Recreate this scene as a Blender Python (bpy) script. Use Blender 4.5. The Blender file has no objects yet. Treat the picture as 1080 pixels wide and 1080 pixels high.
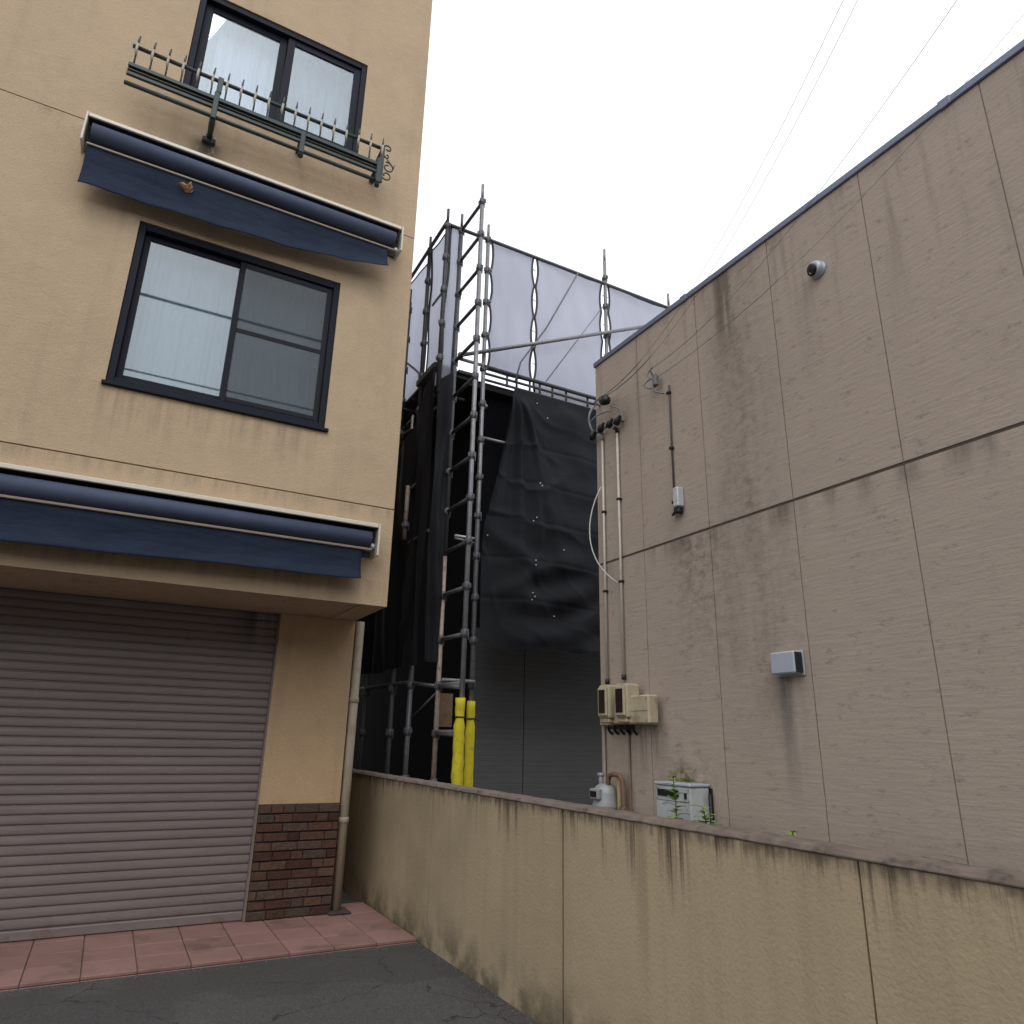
import bpy, bmesh, math, random
from mathutils import noise as mnoise
from mathutils import Vector, Matrix
random.seed(7)
S = bpy.context.scene
COL = S.collection

# ------------------------------------------------------------------ camera
cam_d = bpy.data.cameras.new('camera')
cam = bpy.data.objects.new('camera', cam_d); COL.objects.link(cam)
RGT = Vector((0.8765718, -0.4808321, 0.0205501))
UPV = Vector((-0.1645578, -0.2593211, 0.9516687))
FWD = Vector((0.4522638, 0.8375876, 0.3064383))
cam.matrix_world = Matrix(((RGT.x, UPV.x, -FWD.x, 0), (RGT.y, UPV.y, -FWD.y, 0), (RGT.z, UPV.z, -FWD.z, 1.55), (0, 0, 0, 1)))
cam_d.sensor_width = 36; cam_d.lens = 24.81
cam_d.clip_start = 0.05; cam_d.clip_end = 2000
S.camera = cam
S.render.resolution_x = S.render.resolution_y = 1024

# ------------------------------------------------------------------ sky and sun
W = bpy.data.worlds.new('World'); S.world = W; W.use_nodes = True
nt = W.node_tree; nt.nodes.clear()
sky = nt.nodes.new('ShaderNodeTexSky'); sky.sky_type = 'NISHITA'; sky.sun_disc = False
SUN_EL, SUN_AZ = math.radians(52), math.radians(200)
sky.sun_elevation = SUN_EL; sky.sun_rotation = SUN_AZ
sky.air_density = 1.0; sky.dust_density = 6.0; sky.ozone_density = 1.0
hs = nt.nodes.new('ShaderNodeHueSaturation'); hs.inputs['Saturation'].default_value = 0.16
mx = nt.nodes.new('ShaderNodeMixRGB'); mx.inputs['Fac'].default_value = 0.72
mx.inputs['Color2'].default_value = (12.6, 12.9, 13.5, 1)      # even overcast cloud deck
bg = nt.nodes.new('ShaderNodeBackground'); bg.inputs['Strength'].default_value = 0.12
wo = nt.nodes.new('ShaderNodeOutputWorld')
nt.links.new(sky.outputs[0], hs.inputs['Color']); nt.links.new(hs.outputs[0], mx.inputs['Color1'])
nt.links.new(mx.outputs[0], bg.inputs['Color']); nt.links.new(bg.outputs[0], wo.inputs[0])
sun_d = bpy.data.lights.new('sun', 'SUN'); sun_d.energy = 0.5; sun_d.angle = math.radians(25); sun_d.color = (1, .97, .93)
sun = bpy.data.objects.new('sun', sun_d); COL.objects.link(sun)
sd = Vector((math.sin(SUN_AZ) * math.cos(SUN_EL), math.cos(SUN_AZ) * math.cos(SUN_EL), math.sin(SUN_EL)))
sun.rotation_euler = sd.to_track_quat('Z', 'Y').to_euler()
S.view_settings.view_transform = 'Standard'; S.view_settings.look = 'None'
S.view_settings.exposure = 0.18; S.view_settings.gamma = 1.0

# ------------------------------------------------------------------ node helpers
class NT:
    def __init__(s, name):
        s.m = bpy.data.materials.new(name); s.m.use_nodes = True
        s.t = s.m.node_tree; s.t.nodes.clear()
        s.out = s.n('ShaderNodeOutputMaterial')
        s.b = s.n('ShaderNodeBsdfPrincipled'); s.l(s.b.outputs[0], s.out.inputs['Surface'])
        g = s.n('ShaderNodeNewGeometry'); s.pos = g.outputs['Position']; s.island = g.outputs['Random Per Island']
        sp = s.n('ShaderNodeSeparateXYZ'); s.l(s.pos, sp.inputs[0]); s.X, s.Y, s.Z = sp.outputs
    def n(s, k): return s.t.nodes.new(k)
    def l(s, a, b): s.t.links.new(a, b)
    def put(s, v, sock):
        if isinstance(v, (int, float)): sock.default_value = v
        elif isinstance(v, tuple): sock.default_value = v if len(v) == 4 or sock.type == 'VECTOR' else v + (1,)
        else: s.l(v, sock)
    def ma(s, op, a, b=0.0, c=None, clamp=False):
        n = s.n('ShaderNodeMath'); n.operation = op; n.use_clamp = clamp
        s.put(a, n.inputs[0]); s.put(b, n.inputs[1])
        if c is not None: s.put(c, n.inputs[2])
        return n.outputs[0]
    def noise(s, scale=(1, 1, 1), detail=4, rough=.55, off=(0, 0, 0), sc=1.0):
        mp = s.n('ShaderNodeMapping'); mp.inputs['Scale'].default_value = scale; mp.inputs['Location'].default_value = off
        s.l(s.pos, mp.inputs[0])
        n = s.n('ShaderNodeTexNoise'); n.inputs['Scale'].default_value = sc; n.inputs['Detail'].default_value = detail; n.inputs['Roughness'].default_value = rough
        s.l(mp.outputs[0], n.inputs['Vector']); return n.outputs['Fac']
    def ramp(s, v, a, b):                                   # smooth 0..1 between a and b
        n = s.n('ShaderNodeMapRange'); n.interpolation_type = 'SMOOTHSTEP'
        s.put(v, n.inputs['Value']); n.inputs['From Min'].default_value = a; n.inputs['From Max'].default_value = b
        return n.outputs[0]
    def gauss(s, v, c, w):
        d = s.ma('DIVIDE', s.ma('SUBTRACT', v, c), w)
        return s.ma('POWER', 2.718, s.ma('MULTIPLY', s.ma('MULTIPLY', d, d), -1.0))
    def mul(s, *a):
        r = a[0]
        for q in a[1:]: r = s.ma('MULTIPLY', r, q)
        return r
    def mix(s, fac, a, b, mode='MIX'):
        n = s.n('ShaderNodeMixRGB'); n.blend_type = mode; n.use_clamp = False
        s.put(fac, n.inputs[0]); s.put(a, n.inputs[1]); s.put(b, n.inputs[2]); return n.outputs[0]
    def scale(s, col, f):
        n = s.n('ShaderNodeVectorMath'); n.operation = 'SCALE'; s.put(col, n.inputs[0]); s.put(f, n.inputs['Scale']); return n.outputs[0]
    def col(s, c): s.put(c, s.b.inputs['Base Color'])
    def bump(s, h, strength=.3, dist=.01):
        n = s.n('ShaderNodeBump'); n.inputs['Strength'].default_value = strength; n.inputs['Distance'].default_value = dist
        s.l(h, n.inputs['Height']); s.l(n.outputs[0], s.b.inputs['Normal'])
    def set(s, rough=.8, metal=0, spec=.3):
        s.put(rough, s.b.inputs['Roughness']); s.b.inputs['Metallic'].default_value = metal
        s.b.inputs['Specular IOR Level'].default_value = spec

def simple(name, c, rough=.6, metal=0, spec=.4, var=.15, sc=8, bump=0, bsc=60, dirt=None, dirt_amt=.4):
    k = NT(name); n1 = k.noise(sc=sc, detail=5)
    f = k.ma('ADD', 1 - var, k.ma('MULTIPLY', n1, 2 * var))
    base = k.scale(c, f)
    if dirt: base = k.mix(k.mul(k.ramp(k.noise(sc=sc * 1.7, detail=6, off=(3, 1, 7)), .5, .72), dirt_amt), base, dirt)
    k.col(base); k.set(rough, metal, spec)
    if bump: k.bump(k.noise(sc=bsc, detail=6), bump, .004)
    return k.m

M = {}
def mk_stucco(name, c, low=False):
    k = NT(name)
    big = k.noise(sc=.9, detail=5); fine = k.noise(sc=55, detail=3); mid = k.noise(sc=9, detail=5, off=(4, 2, 1))
    f = k.ma('ADD', .76, k.ma('ADD', k.ma('MULTIPLY', k.noise(sc=75, detail=4, rough=.7, off=(6, 6, 6)), .22), k.ma('ADD', k.ma('MULTIPLY', big, .18), k.ma('MULTIPLY', mid, .14))))
    base = k.scale(c, f)
    st = k.ramp(k.noise(scale=(5.0, 5, .35), sc=1, detail=6, off=(0, 3, 0)), .52, .75)
    base = k.mix(k.ma('MULTIPLY', st, .16), base, (.16, .13, .10))
    bl = k.ramp(k.noise(sc=2.6, detail=7, rough=.65, off=(7, 1, 3)), .45, .75)
    base = k.mix(k.ma('MULTIPLY', bl, .16), base, (.22, .17, .12))
    grit = k.ramp(k.noise(sc=26, detail=6, rough=.75, off=(1, 9, 3)), .60, .78)
    base = k.mix(k.ma('MULTIPLY', grit, .22), base, (.14, .11, .08))
    if not low:
        sn = k.ramp(k.noise(scale=(16, 1, .8), sc=1, detail=6, rough=.65, off=(3, 0, 0)), .40, .68)
        for zt, ln, xa, xb in ((4.045, .55, -.5, 1.28), (2.80, .22, -3, 1.9), (6.31, .10, -3, 1.9), (3.44, .14, -3, 1.9)):
            g = k.mul(sn, k.ramp(k.Z, zt - ln, zt), k.ramp(k.Z, zt + .006, zt), k.ramp(k.X, xa, xa + .04), k.ramp(k.X, xb, xb - .04))
            base = k.mix(k.ma('MULTIPLY', g, .34), base, (.12, .09, .065))
        # soot smear under the guard rail's foot
        nn = k.noise(sc=14, detail=5)
        g = k.mul(k.gauss(k.X, -.075, .125), k.ramp(k.Z, 6.27, 6.33), k.ramp(k.Z, 6.60, 6.50), k.ramp(nn, .15, .5))
        base = k.mix(k.ma('MULTIPLY', g, .9), base, (.06, .055, .05))
    k.col(base); k.set(.92, 0, .2)
    k.bump(k.ma('ADD', fine, k.ma('ADD', k.ma('MULTIPLY', k.noise(sc=130, detail=2), .6), k.ma('MULTIPLY', mid, 1.2))), .5, .008)
    return k.m
M['stucco'] = mk_stucco('cream_stucco', (.42, .318, .212))
M['stucco_low'] = mk_stucco('cream_stucco_ground', (.46, .325, .195), True)
M['soffit'] = simple('painted_soffit', (.40, .31, .22), .85, var=.1, bump=.15, dirt=(.2, .15, .1))

def mk_alc():
    k = NT('brushed_concrete_panel')
    streak = k.noise(scale=(1, 2.2, 26), sc=2.2, detail=6, rough=.65)
    big = k.noise(sc=.8, detail=4); fine = k.noise(sc=70, detail=3)
    f = k.ma('ADD', .76, k.ma('ADD', k.ma('MULTIPLY', streak, .26), k.ma('MULTIPLY', big, .22)))
    base = k.scale((.37, .306, .254), f)
    nz = k.noise(scale=(1, 9, .7), sc=1, detail=6, rough=.6)
    n2 = k.noise(scale=(1, 14, 20), sc=1, detail=5, rough=.7, off=(2, 5, 1))
    spots = k.ramp(n2, .36, .68)
    dark = (.075, .06, .045)
    # rain streaks from the parapet and from the panel joint
    top = k.mul(k.ramp(k.Z, 3.3, 4.56), k.ramp(nz, .50, .72))
    base = k.mix(k.ma('MULTIPLY', top, .40), base, dark)
    a = k.mul(k.ramp(k.Z, 3.7, 4.45), k.gauss(k.ma('ADD', k.Y, k.ma('MULTIPLY', nz, .1)), 2.98, .075), k.ramp(nz, .30, .55))
    base = k.mix(k.ma('MULTIPLY', a, .80), base, dark)
    b = k.mul(k.gauss(k.ma('ADD', k.Y, k.ma('MULTIPLY', k.noise(sc=2.2, detail=5, off=(3, 3, 3)), .25)), 2.98, .27), k.ramp(k.Z, 1.2, 2.2), k.ma('ADD', .35, k.ma('MULTIPLY', spots, .65)), k.ramp(nz, .1, .75))
    base = k.mix(k.ma('MULTIPLY', b, .58), base, dark)
    c = k.mul(k.gauss(k.Y, 3.33, .22), k.ramp(k.Z, 1.7, 2.8), k.ramp(k.Z, 2.9, 2.8), spots)
    base = k.mix(k.ma('MULTIPLY', c, .55), base, dark)
    jt = k.mul(k.gauss(k.Z, 2.835, .09), k.ramp(k.Z, 2.875, 2.84), k.ramp(k.noise(scale=(1, 6, 1), sc=1, detail=5), .45, .7))
    base = k.mix(k.ma('MULTIPLY', jt, .65), base, dark)
    # drips below the square vent hood and below the meter board
    d1 = k.mul(k.gauss(k.Y, 2.70, .07), k.ramp(k.Z, 1.1, 1.9), k.ramp(k.Z, 1.93, 1.90), k.ramp(nz, .32, .6))
    base = k.mix(k.ma('MULTIPLY', d1, .7), base, (.06, .06, .06))
    d2 = k.mul(k.gauss(k.Y, 3.88, .16), k.ramp(k.Z, 1.25, 1.65), k.ramp(k.Z, 1.68, 1.65), k.ramp(k.noise(scale=(1, 18, 1.2), sc=1, detail=5), .40, .62))
    base = k.mix(k.ma('MULTIPLY', d2, .75), base, (.06, .055, .05))
    # dark blotch behind the cable rack
    d3 = k.mul(k.gauss(k.Y, 4.02, .11), k.gauss(k.Z, 3.97, .17), k.ramp(nz, .2, .6))
    base = k.mix(k.ma('MULTIPLY', d3, .4), base, dark)
    # moss above the water heater
    ms = k.mul(k.gauss(k.Y, 3.55, .10), k.gauss(k.Z, 1.365, .06), k.ramp(k.noise(sc=22, detail=6), .36, .56))
    base = k.mix(k.ma('MULTIPLY', ms, .9), base, (.085, .09, .018))
    ms2 = k.mul(k.gauss(k.Y, 3.5, .24), k.gauss(k.Z, 1.33, .17), k.ramp(k.noise(sc=16, detail=6, off=(9, 0, 0)), .42, .66))
    base = k.mix(k.ma('MULTIPLY', ms2, .55), base, (.15, .125, .055))
    sp = k.ramp(k.noise(scale=(1, 1, 2), sc=11, detail=7, rough=.78, off=(1, 8, 2)), .55, .70)
    base = k.mix(k.ma('MULTIPLY', sp, .42), base, dark)
    k.col(base); k.set(.93, 0, .15)
    k.bump(k.ma('ADD', k.ma('MULTIPLY', streak, 1.2), k.ma('MULTIPLY', fine, .8)), .34, .007)
    return k.m
M['alc'] = mk_alc()

def mk_wallpaint():
    k = NT('stained_wall_paint')
    big = k.noise(sc=1.1, detail=5); fine = k.noise(sc=60, detail=3)
    f = k.ma('ADD', .82, k.ma('ADD', k.ma('MULTIPLY', big, .24), k.ma('MULTIPLY', fine, .10)))
    base = k.scale((.385, .306, .20), f)
    nz = k.noise(scale=(1, 7.5, .25), sc=1, detail=6, rough=.65)
    n2 = k.noise(scale=(1, 13, .22), sc=1, detail=7, rough=.75, off=(0, 4, 2))
    n4 = k.noise(scale=(1, 3.1, .1), sc=1, detail=4, rough=.6, off=(0, 9, 2))
    drip = k.ma('MULTIPLY', k.ramp(n2, .50, .64), k.ramp(k.ma('ADD', k.Z, k.ma('MULTIPLY', n4, .75)), 1.32, 1.64))
    base = k.mix(k.ma('MULTIPLY', drip, .9), base, (.055, .037, .032))
    n5 = k.noise(scale=(1, 22, 1.2), sc=1, detail=6, rough=.7, off=(0, 2, 7))
    short = k.mul(k.ramp(n5, .46, .62), k.ramp(k.ma('ADD', k.Z, k.ma('MULTIPLY', n2, .16)), 1.17, 1.27))
    base = k.mix(k.ma('MULTIPLY', short, .8), base, (.06, .042, .036))
    alg = k.mul(k.ramp(k.Y, 3.2, 5.6), k.ramp(k.noise(sc=1.7, detail=6, off=(5, 2, 2)), .35, .65))
    base = k.mix(k.ma('MULTIPLY', alg, .28), base, (.155, .15, .075))
    pit = k.ramp(k.noise(sc=34, detail=6, rough=.75, off=(2, 2, 9)), .58, .74)
    base = k.mix(k.ma('MULTIPLY', pit, .3), base, (.14, .11, .07))
    band = k.mul(k.ramp(k.Z, 1.12, 1.17), k.ramp(k.noise(scale=(1, 16, 8), sc=1, detail=5), .35, .6))
    base = k.mix(k.ma('MULTIPLY', band, .6), base, (.10, .07, .05))
    long = k.mul(k.gauss(k.ma('ADD', k.Y, k.ma('MULTIPLY', nz, .05)), 2.93, .035), k.ramp(k.Z, .3, 1.1), k.ramp(n2, .2, .6))
    base = k.mix(k.ma('MULTIPLY', long, .6), base, (.11, .085, .06))
    pale = k.ramp(nz, .45, .72)
    base = k.mix(k.ma('MULTIPLY', pale, .20), base, (.20, .17, .10))
    foot = k.mul(k.ramp(k.Z, .45, .05), k.ramp(k.noise(sc=5, detail=6, off=(1, 1, 1)), .35, .62))
    base = k.mix(k.ma('MULTIPLY', foot, .75), base, (.045, .045, .03))
    k.col(base); k.set(.9, 0, .2); k.bump(k.ma('ADD', fine, k.ma('MULTIPLY', k.noise(sc=11, detail=6), 1.0)), .5, .007)
    return k.m
M['bwall'] = mk_wallpaint()
M['coping'] = simple('mossy_concrete_coping', (.155, .122, .10), .95, var=.5, sc=9, bump=.5, bsc=80, dirt=(.06, .05, .04), dirt_amt=.8)
M['parapet'] = simple('blue_grey_metal_cap', (.16, .18, .25), .5, .3, var=.12)
M['seal'] = simple('dark_joint_sealant', (.075, .06, .05), .9)
M['navy'] = simple('navy_window_frame', (.009, .011, .020), .6, 0, .15, var=.2)
M['white_sash'] = simple('pale_sash', (.55, .57, .6), .5)
M['curtain'] = simple('white_lace_curtain', (.58, .58, .68), .95, var=.08, sc=20)
M['curtain_dim'] = simple('dimmed_curtain', (.24, .27, .31), .95, var=.1, sc=12)  # darker curtain copy stands in for the pane's weaker reflection
M['curtain_teal'] = simple('pale_blue_lace_curtain', (.34, .40, .435), .95, var=.08, sc=20)
M['screen'] = simple('grey_insect_screen', (.12, .13, .145), .9, var=.06)
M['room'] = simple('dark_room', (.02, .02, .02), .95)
M['rail_green'] = simple('dark_green_painted_iron', (.03, .043, .042), .45, .3, var=.25, sc=20)
M['rail_worn'] = simple('worn_pale_iron', (.30, .28, .22), .55, .2, var=.25, sc=30)
M['cream_metal'] = simple('cream_enamelled_metal', (.58, .53, .45), .45, .1, var=.08)
M['tan_bar'] = simple('tan_front_bar', (.20, .165, .135), .5, .2)
M['dark_metal'] = simple('dark_blue_metal', (.035, .042, .06), .5, .2)
M['roll_blue'] = simple('blue_canvas_roll', (.045, .060, .105), .75, var=.2, sc=12)
def mk_canvas():
    k = NT('navy_canvas')
    f = k.ma('ADD', .5, k.ma('ADD', k.ma('MULTIPLY', k.noise(scale=(1.2, 1, 8), sc=2, detail=6), .7), k.ma('MULTIPLY', k.noise(sc=22, detail=6, rough=.7), .35)))
    k.col(k.scale((.018, .026, .046), f)); k.set(.9, 0, .15); k.bump(k.ma('ADD', k.noise(scale=(2.2, 1, 7), sc=1.6, detail=5), k.ma('MULTIPLY', k.noise(sc=180, detail=2), .08)), .5, .03)
    return k.m
M['canvas'] = mk_canvas()
def mk_shutter():
    k = NT('grey_roller_shutter_steel')
    f = k.ma('ADD', .85, k.ma('MULTIPLY', k.noise(scale=(.8, 1, 5), sc=2, detail=5), .3))
    dn = k.noise(scale=(1.4, 1, 2.6), sc=1, detail=4, off=(5, 0, 5))
    base = k.scale((.205, .172, .164), f)
    sc_ = k.ramp(k.noise(scale=(3, 1, 30), sc=1, detail=6, rough=.75, off=(2, 0, 2)), .60, .74)
    base = k.mix(k.ma('MULTIPLY', sc_, .22), base, (.09, .075, .07))
    k.bump(k.ma('ADD', dn, k.ma('MULTIPLY', k.noise(sc=25, detail=3), .06)), .35, .05)
    nz = k.noise(scale=(7, 1, 1.2), sc=1, detail=6)
    st = k.mul(k.gauss(k.X, 1.02, .17), k.ramp(k.Z, 2.12, 2.55), k.ramp(nz, .28, .58))
    base = k.mix(k.ma('MULTIPLY', st, .8), base, (.05, .04, .035))
    ru = k.mul(k.ramp(k.Z, .35, .12), k.ramp(k.noise(sc=9, detail=6), .5, .7))
    base = k.mix(k.ma('MULTIPLY', ru, .5), base, (.14, .085, .055))
    k.col(base); k.set(.55, .25, .4); return k.m
M['shutter'] = mk_shutter()
def mk_brick():
    k = NT('brown_split_face_tile')
    n = k.n('ShaderNodeValToRGB'); cr = n.color_ramp
    cr.elements[0].color = (.046, .021, .016, 1); cr.elements[1].color = (.10, .062, .043, 1)
    for p, c in ((.3, (.080, .040, .028, 1)), (.55, (.098, .054, .036, 1)), (.8, (.068, .048, .038, 1))):
        e = cr.elements.new(p); e.color = c
    k.l(k.island, n.inputs[0])
    f = k.ma('ADD', .55, k.ma('MULTIPLY', k.noise(sc=28, detail=6), .9))
    k.col(k.scale(n.outputs[0], f)); k.set(.85, 0, .25); k.bump(k.noise(sc=45, detail=6), .8, .012); return k.m
M['brick'] = mk_brick()
M['mortar'] = simple('dark_mortar', (.05, .038, .032), .95, var=.3, bump=.4)
def mk_tile():
    k = NT('terracotta_paving_tile')
    f = k.ma('ADD', .72, k.ma('ADD', k.ma('MULTIPLY', k.noise(sc=6, detail=6), .38), k.ma('MULTIPLY', k.island, .22)))
    base = k.scale((.235, .135, .118), f)
    d = k.ramp(k.noise(sc=3.5, detail=7, off=(5, 5, 0)), .52, .75)
    base = k.mix(k.ma('MULTIPLY', d, .62), base, (.085, .06, .05))
    d2 = k.ramp(k.noise(sc=19, detail=6, rough=.75, off=(1, 5, 0)), .55, .72)
    base = k.mix(k.ma('MULTIPLY', d2, .4), base, (.12, .085, .075))
    k.col(base); k.set(.7, 0, .35); k.bump(k.noise(sc=90, detail=3), .25, .003); return k.m
M['tile'] = mk_tile()
M['grout'] = simple('grey_grout', (.15, .12, .105), .95, var=.25)
def mk_asphalt():
    k = NT('worn_asphalt')
    f = k.ma('ADD', .6, k.ma('ADD', k.ma('MULTIPLY', k.noise(sc=1.2, detail=6), .5), k.ma('MULTIPLY', k.noise(sc=160, detail=2), .45)))
    base = k.scale((.062, .060, .058), f)
    sp = k.ramp(k.noise(sc=95, detail=2, off=(4, 4, 4)), .56, .66)
    base = k.mix(k.ma('MULTIPLY', sp, .6), base, (.15, .145, .135))
    sp2 = k.ramp(k.noise(sc=70, detail=2, off=(1, 7, 4)), .60, .68)
    base = k.mix(k.ma('MULTIPLY', sp2, .7), base, (.022, .022, .023))
    vo = k.n('ShaderNodeTexVoronoi'); vo.feature = 'DISTANCE_TO_EDGE'; vo.inputs['Scale'].default_value = .9
    wp = k.n('ShaderNodeVectorMath'); wp.operation = 'ADD'; nn = k.n('ShaderNodeTexNoise'); nn.inputs['Scale'].default_value = 3; nn.inputs['Detail'].default_value = 6; k.l(k.pos, nn.inputs['Vector'])
    sv = k.n('ShaderNodeVectorMath'); sv.operation = 'SCALE'; sv.inputs['Scale'].default_value = .35; k.l(nn.outputs['Color'], sv.inputs[0]); k.l(k.pos, wp.inputs[0]); k.l(sv.outputs[0], wp.inputs[1]); k.l(wp.outputs[0], vo.inputs['Vector'])
    crk = k.mul(k.ramp(vo.outputs['Distance'], .0055, .001), k.ramp(k.noise(sc=.7, detail=3, off=(8, 2, 0)), .42, .5))
    base = k.mix(k.ma('MULTIPLY', crk, .85), base, (.015, .015, .015))
    ag = k.noise(sc=38, detail=6, rough=.8, off=(6, 1, 0))
    base = k.mix(k.ma('MULTIPLY', k.ramp(ag, .52, .68), .5), base, (.115, .11, .105))
    base = k.mix(k.ma('MULTIPLY', k.ramp(ag, .46, .34), .5), base, (.024, .024, .025))
    pt = k.ramp(k.noise(sc=.55, detail=4, off=(3, 3, 0)), .49, .52)
    base = k.mix(k.ma('MULTIPLY', pt, .35), base, (.035, .035, .036))
    gut = k.mul(k.ramp(k.Y, 5.0, 5.5), k.ramp(k.noise(sc=5, detail=6, off=(2, 0, 0)), .38, .62))
    base = k.mix(k.ma('MULTIPLY', gut, .5), base, (.05, .052, .035))
    k.col(base); k.set(.9, 0, .3); k.bump(k.noise(sc=180, detail=3), .7, .006); return k.m
M['asphalt'] = mk_asphalt()
M['soil'] = simple('weedy_soil', (.09, .07, .05), .98, var=.4, bump=.6, bsc=30)
M['pvc'] = simple('aged_cream_pipe', (.34, .295, .22), .5, var=.12, sc=6, dirt=(.2, .15, .09))
M['pvc_w'] = simple('white_conduit', (.50, .47, .41), .5, var=.1, dirt=(.3, .24, .17))
M['black'] = simple('black_plastic', (.012, .012, .014), .45)
M['meter'] = simple('cream_meter_plastic', (.40, .345, .235), .5, var=.15, sc=7, dirt=(.2, .14, .075), dirt_amt=.65)
M['meter_board'] = simple('tan_meter_board', (.31, .25, .16), .7, var=.2, sc=6, dirt=(.16, .105, .05), dirt_amt=.7)
M['dial'] = simple('dark_meter_window', (.02, .012, .014), .15, 0, .6)
M['gas_grey'] = simple('grey_meter_casting', (.30, .32, .33), .5, .2, var=.15, dirt=(.2, .18, .16))
M['gas_pipe'] = simple('rusted_brown_pipe', (.16, .095, .065), .75, .1, var=.35, sc=18, dirt=(.28, .17, .10))
M['riser'] = simple('rusty_tan_riser', (.21, .15, .10), .8, var=.3)
M['wrap'] = simple('tan_pipe_lagging', (.46, .32, .19), .85, var=.15)
M['heater'] = simple('pale_grey_enamel', (.48, .50, .52), .4, .1, var=.06, dirt=(.24, .22, .18), dirt_amt=.65)
M['grey_metal'] = simple('pale_blue_grey_metal', (.40, .44, .50), .45, .25, var=.08)
M['vent_shade'] = simple('shadowy_louvre', (.03, .03, .035), .7)  # shade on the hood's side grille is put into this colour
M['galv'] = simple('weathered_galvanised_tube', (.215, .22, .235), .5, .45, var=.3, sc=14, dirt=(.15, .10, .07), dirt_amt=.6)
M['galv_dark_shaded'] = simple('dark_and_shaded_tube', (.095, .098, .112), .5, .4, var=.3, sc=14, dirt=(.08, .06, .05), dirt_amt=.6)  # couplers, plus backlit and dim tubes whose shade is put into this colour
M['galv_rust'] = simple('rust_spotted_tube', (.33, .27, .235), .6, .3, var=.35, sc=10, dirt=(.17, .09, .055), dirt_amt=.8)
M['steel_dark_shaded'] = simple('dark_and_shaded_steel', (.06, .062, .068), .6, .3, var=.25)  # dark deck steel; also paints silhouetted posts and ledgers as if backlit
M['yellow'] = simple('yellow_foam_pad', (.55, .47, .016), .75, var=.14, sc=9, dirt=(.32, .27, .04), dirt_amt=.6)
M['ply'] = simple('brown_plywood', (.20, .125, .075), .85, var=.25, sc=5, dirt=(.07, .045, .03), dirt_amt=.7)
M['siding'] = None
def mk_siding():
    k = NT('grey_house_siding')
    f = k.ma('ADD', .8, k.ma('MULTIPLY', k.noise(scale=(2, 2, 9), sc=1.5, detail=6), .4))
    k.col(k.scale((.105, .108, .113), f)); k.set(.7, 0, .3); return k.m
M['siding'] = mk_siding()
M['house_shade'] = simple('house_wall_shade', (.011, .011, .013), .95, 0, .08)  # near-black colour stands in for the shade behind the sheets
M['eave'] = simple('grey_beige_eave', (.05, .046, .043), .9, 0, .1)
M['roof'] = simple('dark_roof', (.05, .05, .055), .7)
def mk_net(name, c, transp, trans):
    k = NT(name)
    f = k.ma('ADD', .76, k.ma('ADD', k.ma('MULTIPLY', k.noise(scale=(1.4, 1.4, .8), sc=1.1, detail=6), .38), k.ma('MULTIPLY', k.noise(scale=(14, 14, .6), sc=1, detail=4), .10)))
    cc = k.scale(c, f)
    di = k.n('ShaderNodeBsdfDiffuse'); tl = k.n('ShaderNodeBsdfTranslucent'); tp = k.n('ShaderNodeBsdfTransparent')
    k.put(cc, di.inputs[0]); k.put(cc, tl.inputs[0])
    a = k.n('ShaderNodeMixShader'); a.inputs[0].default_value = trans; k.l(di.outputs[0], a.inputs[1]); k.l(tl.outputs[0], a.inputs[2])
    b = k.n('ShaderNodeMixShader'); k.put(transp, b.inputs[0]); k.l(a.outputs[0], b.inputs[1]); k.l(tp.outputs[0], b.inputs[2])
    k.l(b.outputs[0], k.out.inputs['Surface']); return k.m
M['net_w'] = mk_net('white_mesh_fabric', (.60, .625, .735), .04, .72)
def mk_tarp():
    k = NT('charcoal_mesh_fabric')
    f = k.ma('ADD', .6, k.ma('ADD', k.ma('MULTIPLY', k.noise(sc=2.0, detail=6), .5), k.ma('MULTIPLY', k.noise(scale=(1, 1, 26), sc=2, detail=3), .3)))
    k.col(k.scale((.0165, .0175, .0205), f)); k.set(.8, 0, .10)
    k.bump(k.noise(sc=14, detail=6), .25, .01); return k.m
M['tarp'] = mk_tarp()
M['hem'] = simple('dark_sheet_hem', (.05, .052, .065), .8)
M['tie'] = simple('pale_tie', (.55, .56, .58), .6)
M['rope'] = simple('grey_rope', (.14, .14, .15), .9)
M['lead'] = simple('dark_brown_lead', (.07, .055, .05), .7)
M['cable'] = simple('black_cable', (.025, .025, .028), .6)
M['cable_g'] = simple('grey_cable', (.17, .165, .165), .6)
M['cable_w'] = simple('white_cable', (.50, .49, .46), .6)
M['leaf'] = simple('weed_leaf', (.17, .29, .055), .6, var=.3, sc=30)
M['stem'] = simple('weed_stem', (.13, .19, .06), .7)
M['dry'] = simple('dry_brown_leaf', (.34, .19, .10), .85, var=.35, sc=40)
def mk_glass():
    k = NT('window_glass')
    tp = k.n('ShaderNodeBsdfTransparent'); tp.inputs[0].default_value = (.82, .86, .88, 1)
    gl = k.n('ShaderNodeBsdfGlossy'); gl.inputs['Roughness'].default_value = .012; gl.inputs[0].default_value = (.9, .95, 1, 1)
    lw = k.n('ShaderNodeLayerWeight'); lw.inputs[0].default_value = .42
    f = k.ma('ADD', .10, k.ma('MULTIPLY', lw.outputs['Fresnel'], .14))
    k.bump(k.noise(sc=1.3, detail=2), .02, .01)
    x = k.n('ShaderNodeMixShader'); k.l(f, x.inputs[0]); k.l(tp.outputs[0], x.inputs[1]); k.l(gl.outputs[0], x.inputs[2])
    k.l(x.outputs[0], k.out.inputs['Surface']); return k.m
M['glass'] = mk_glass()

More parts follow.
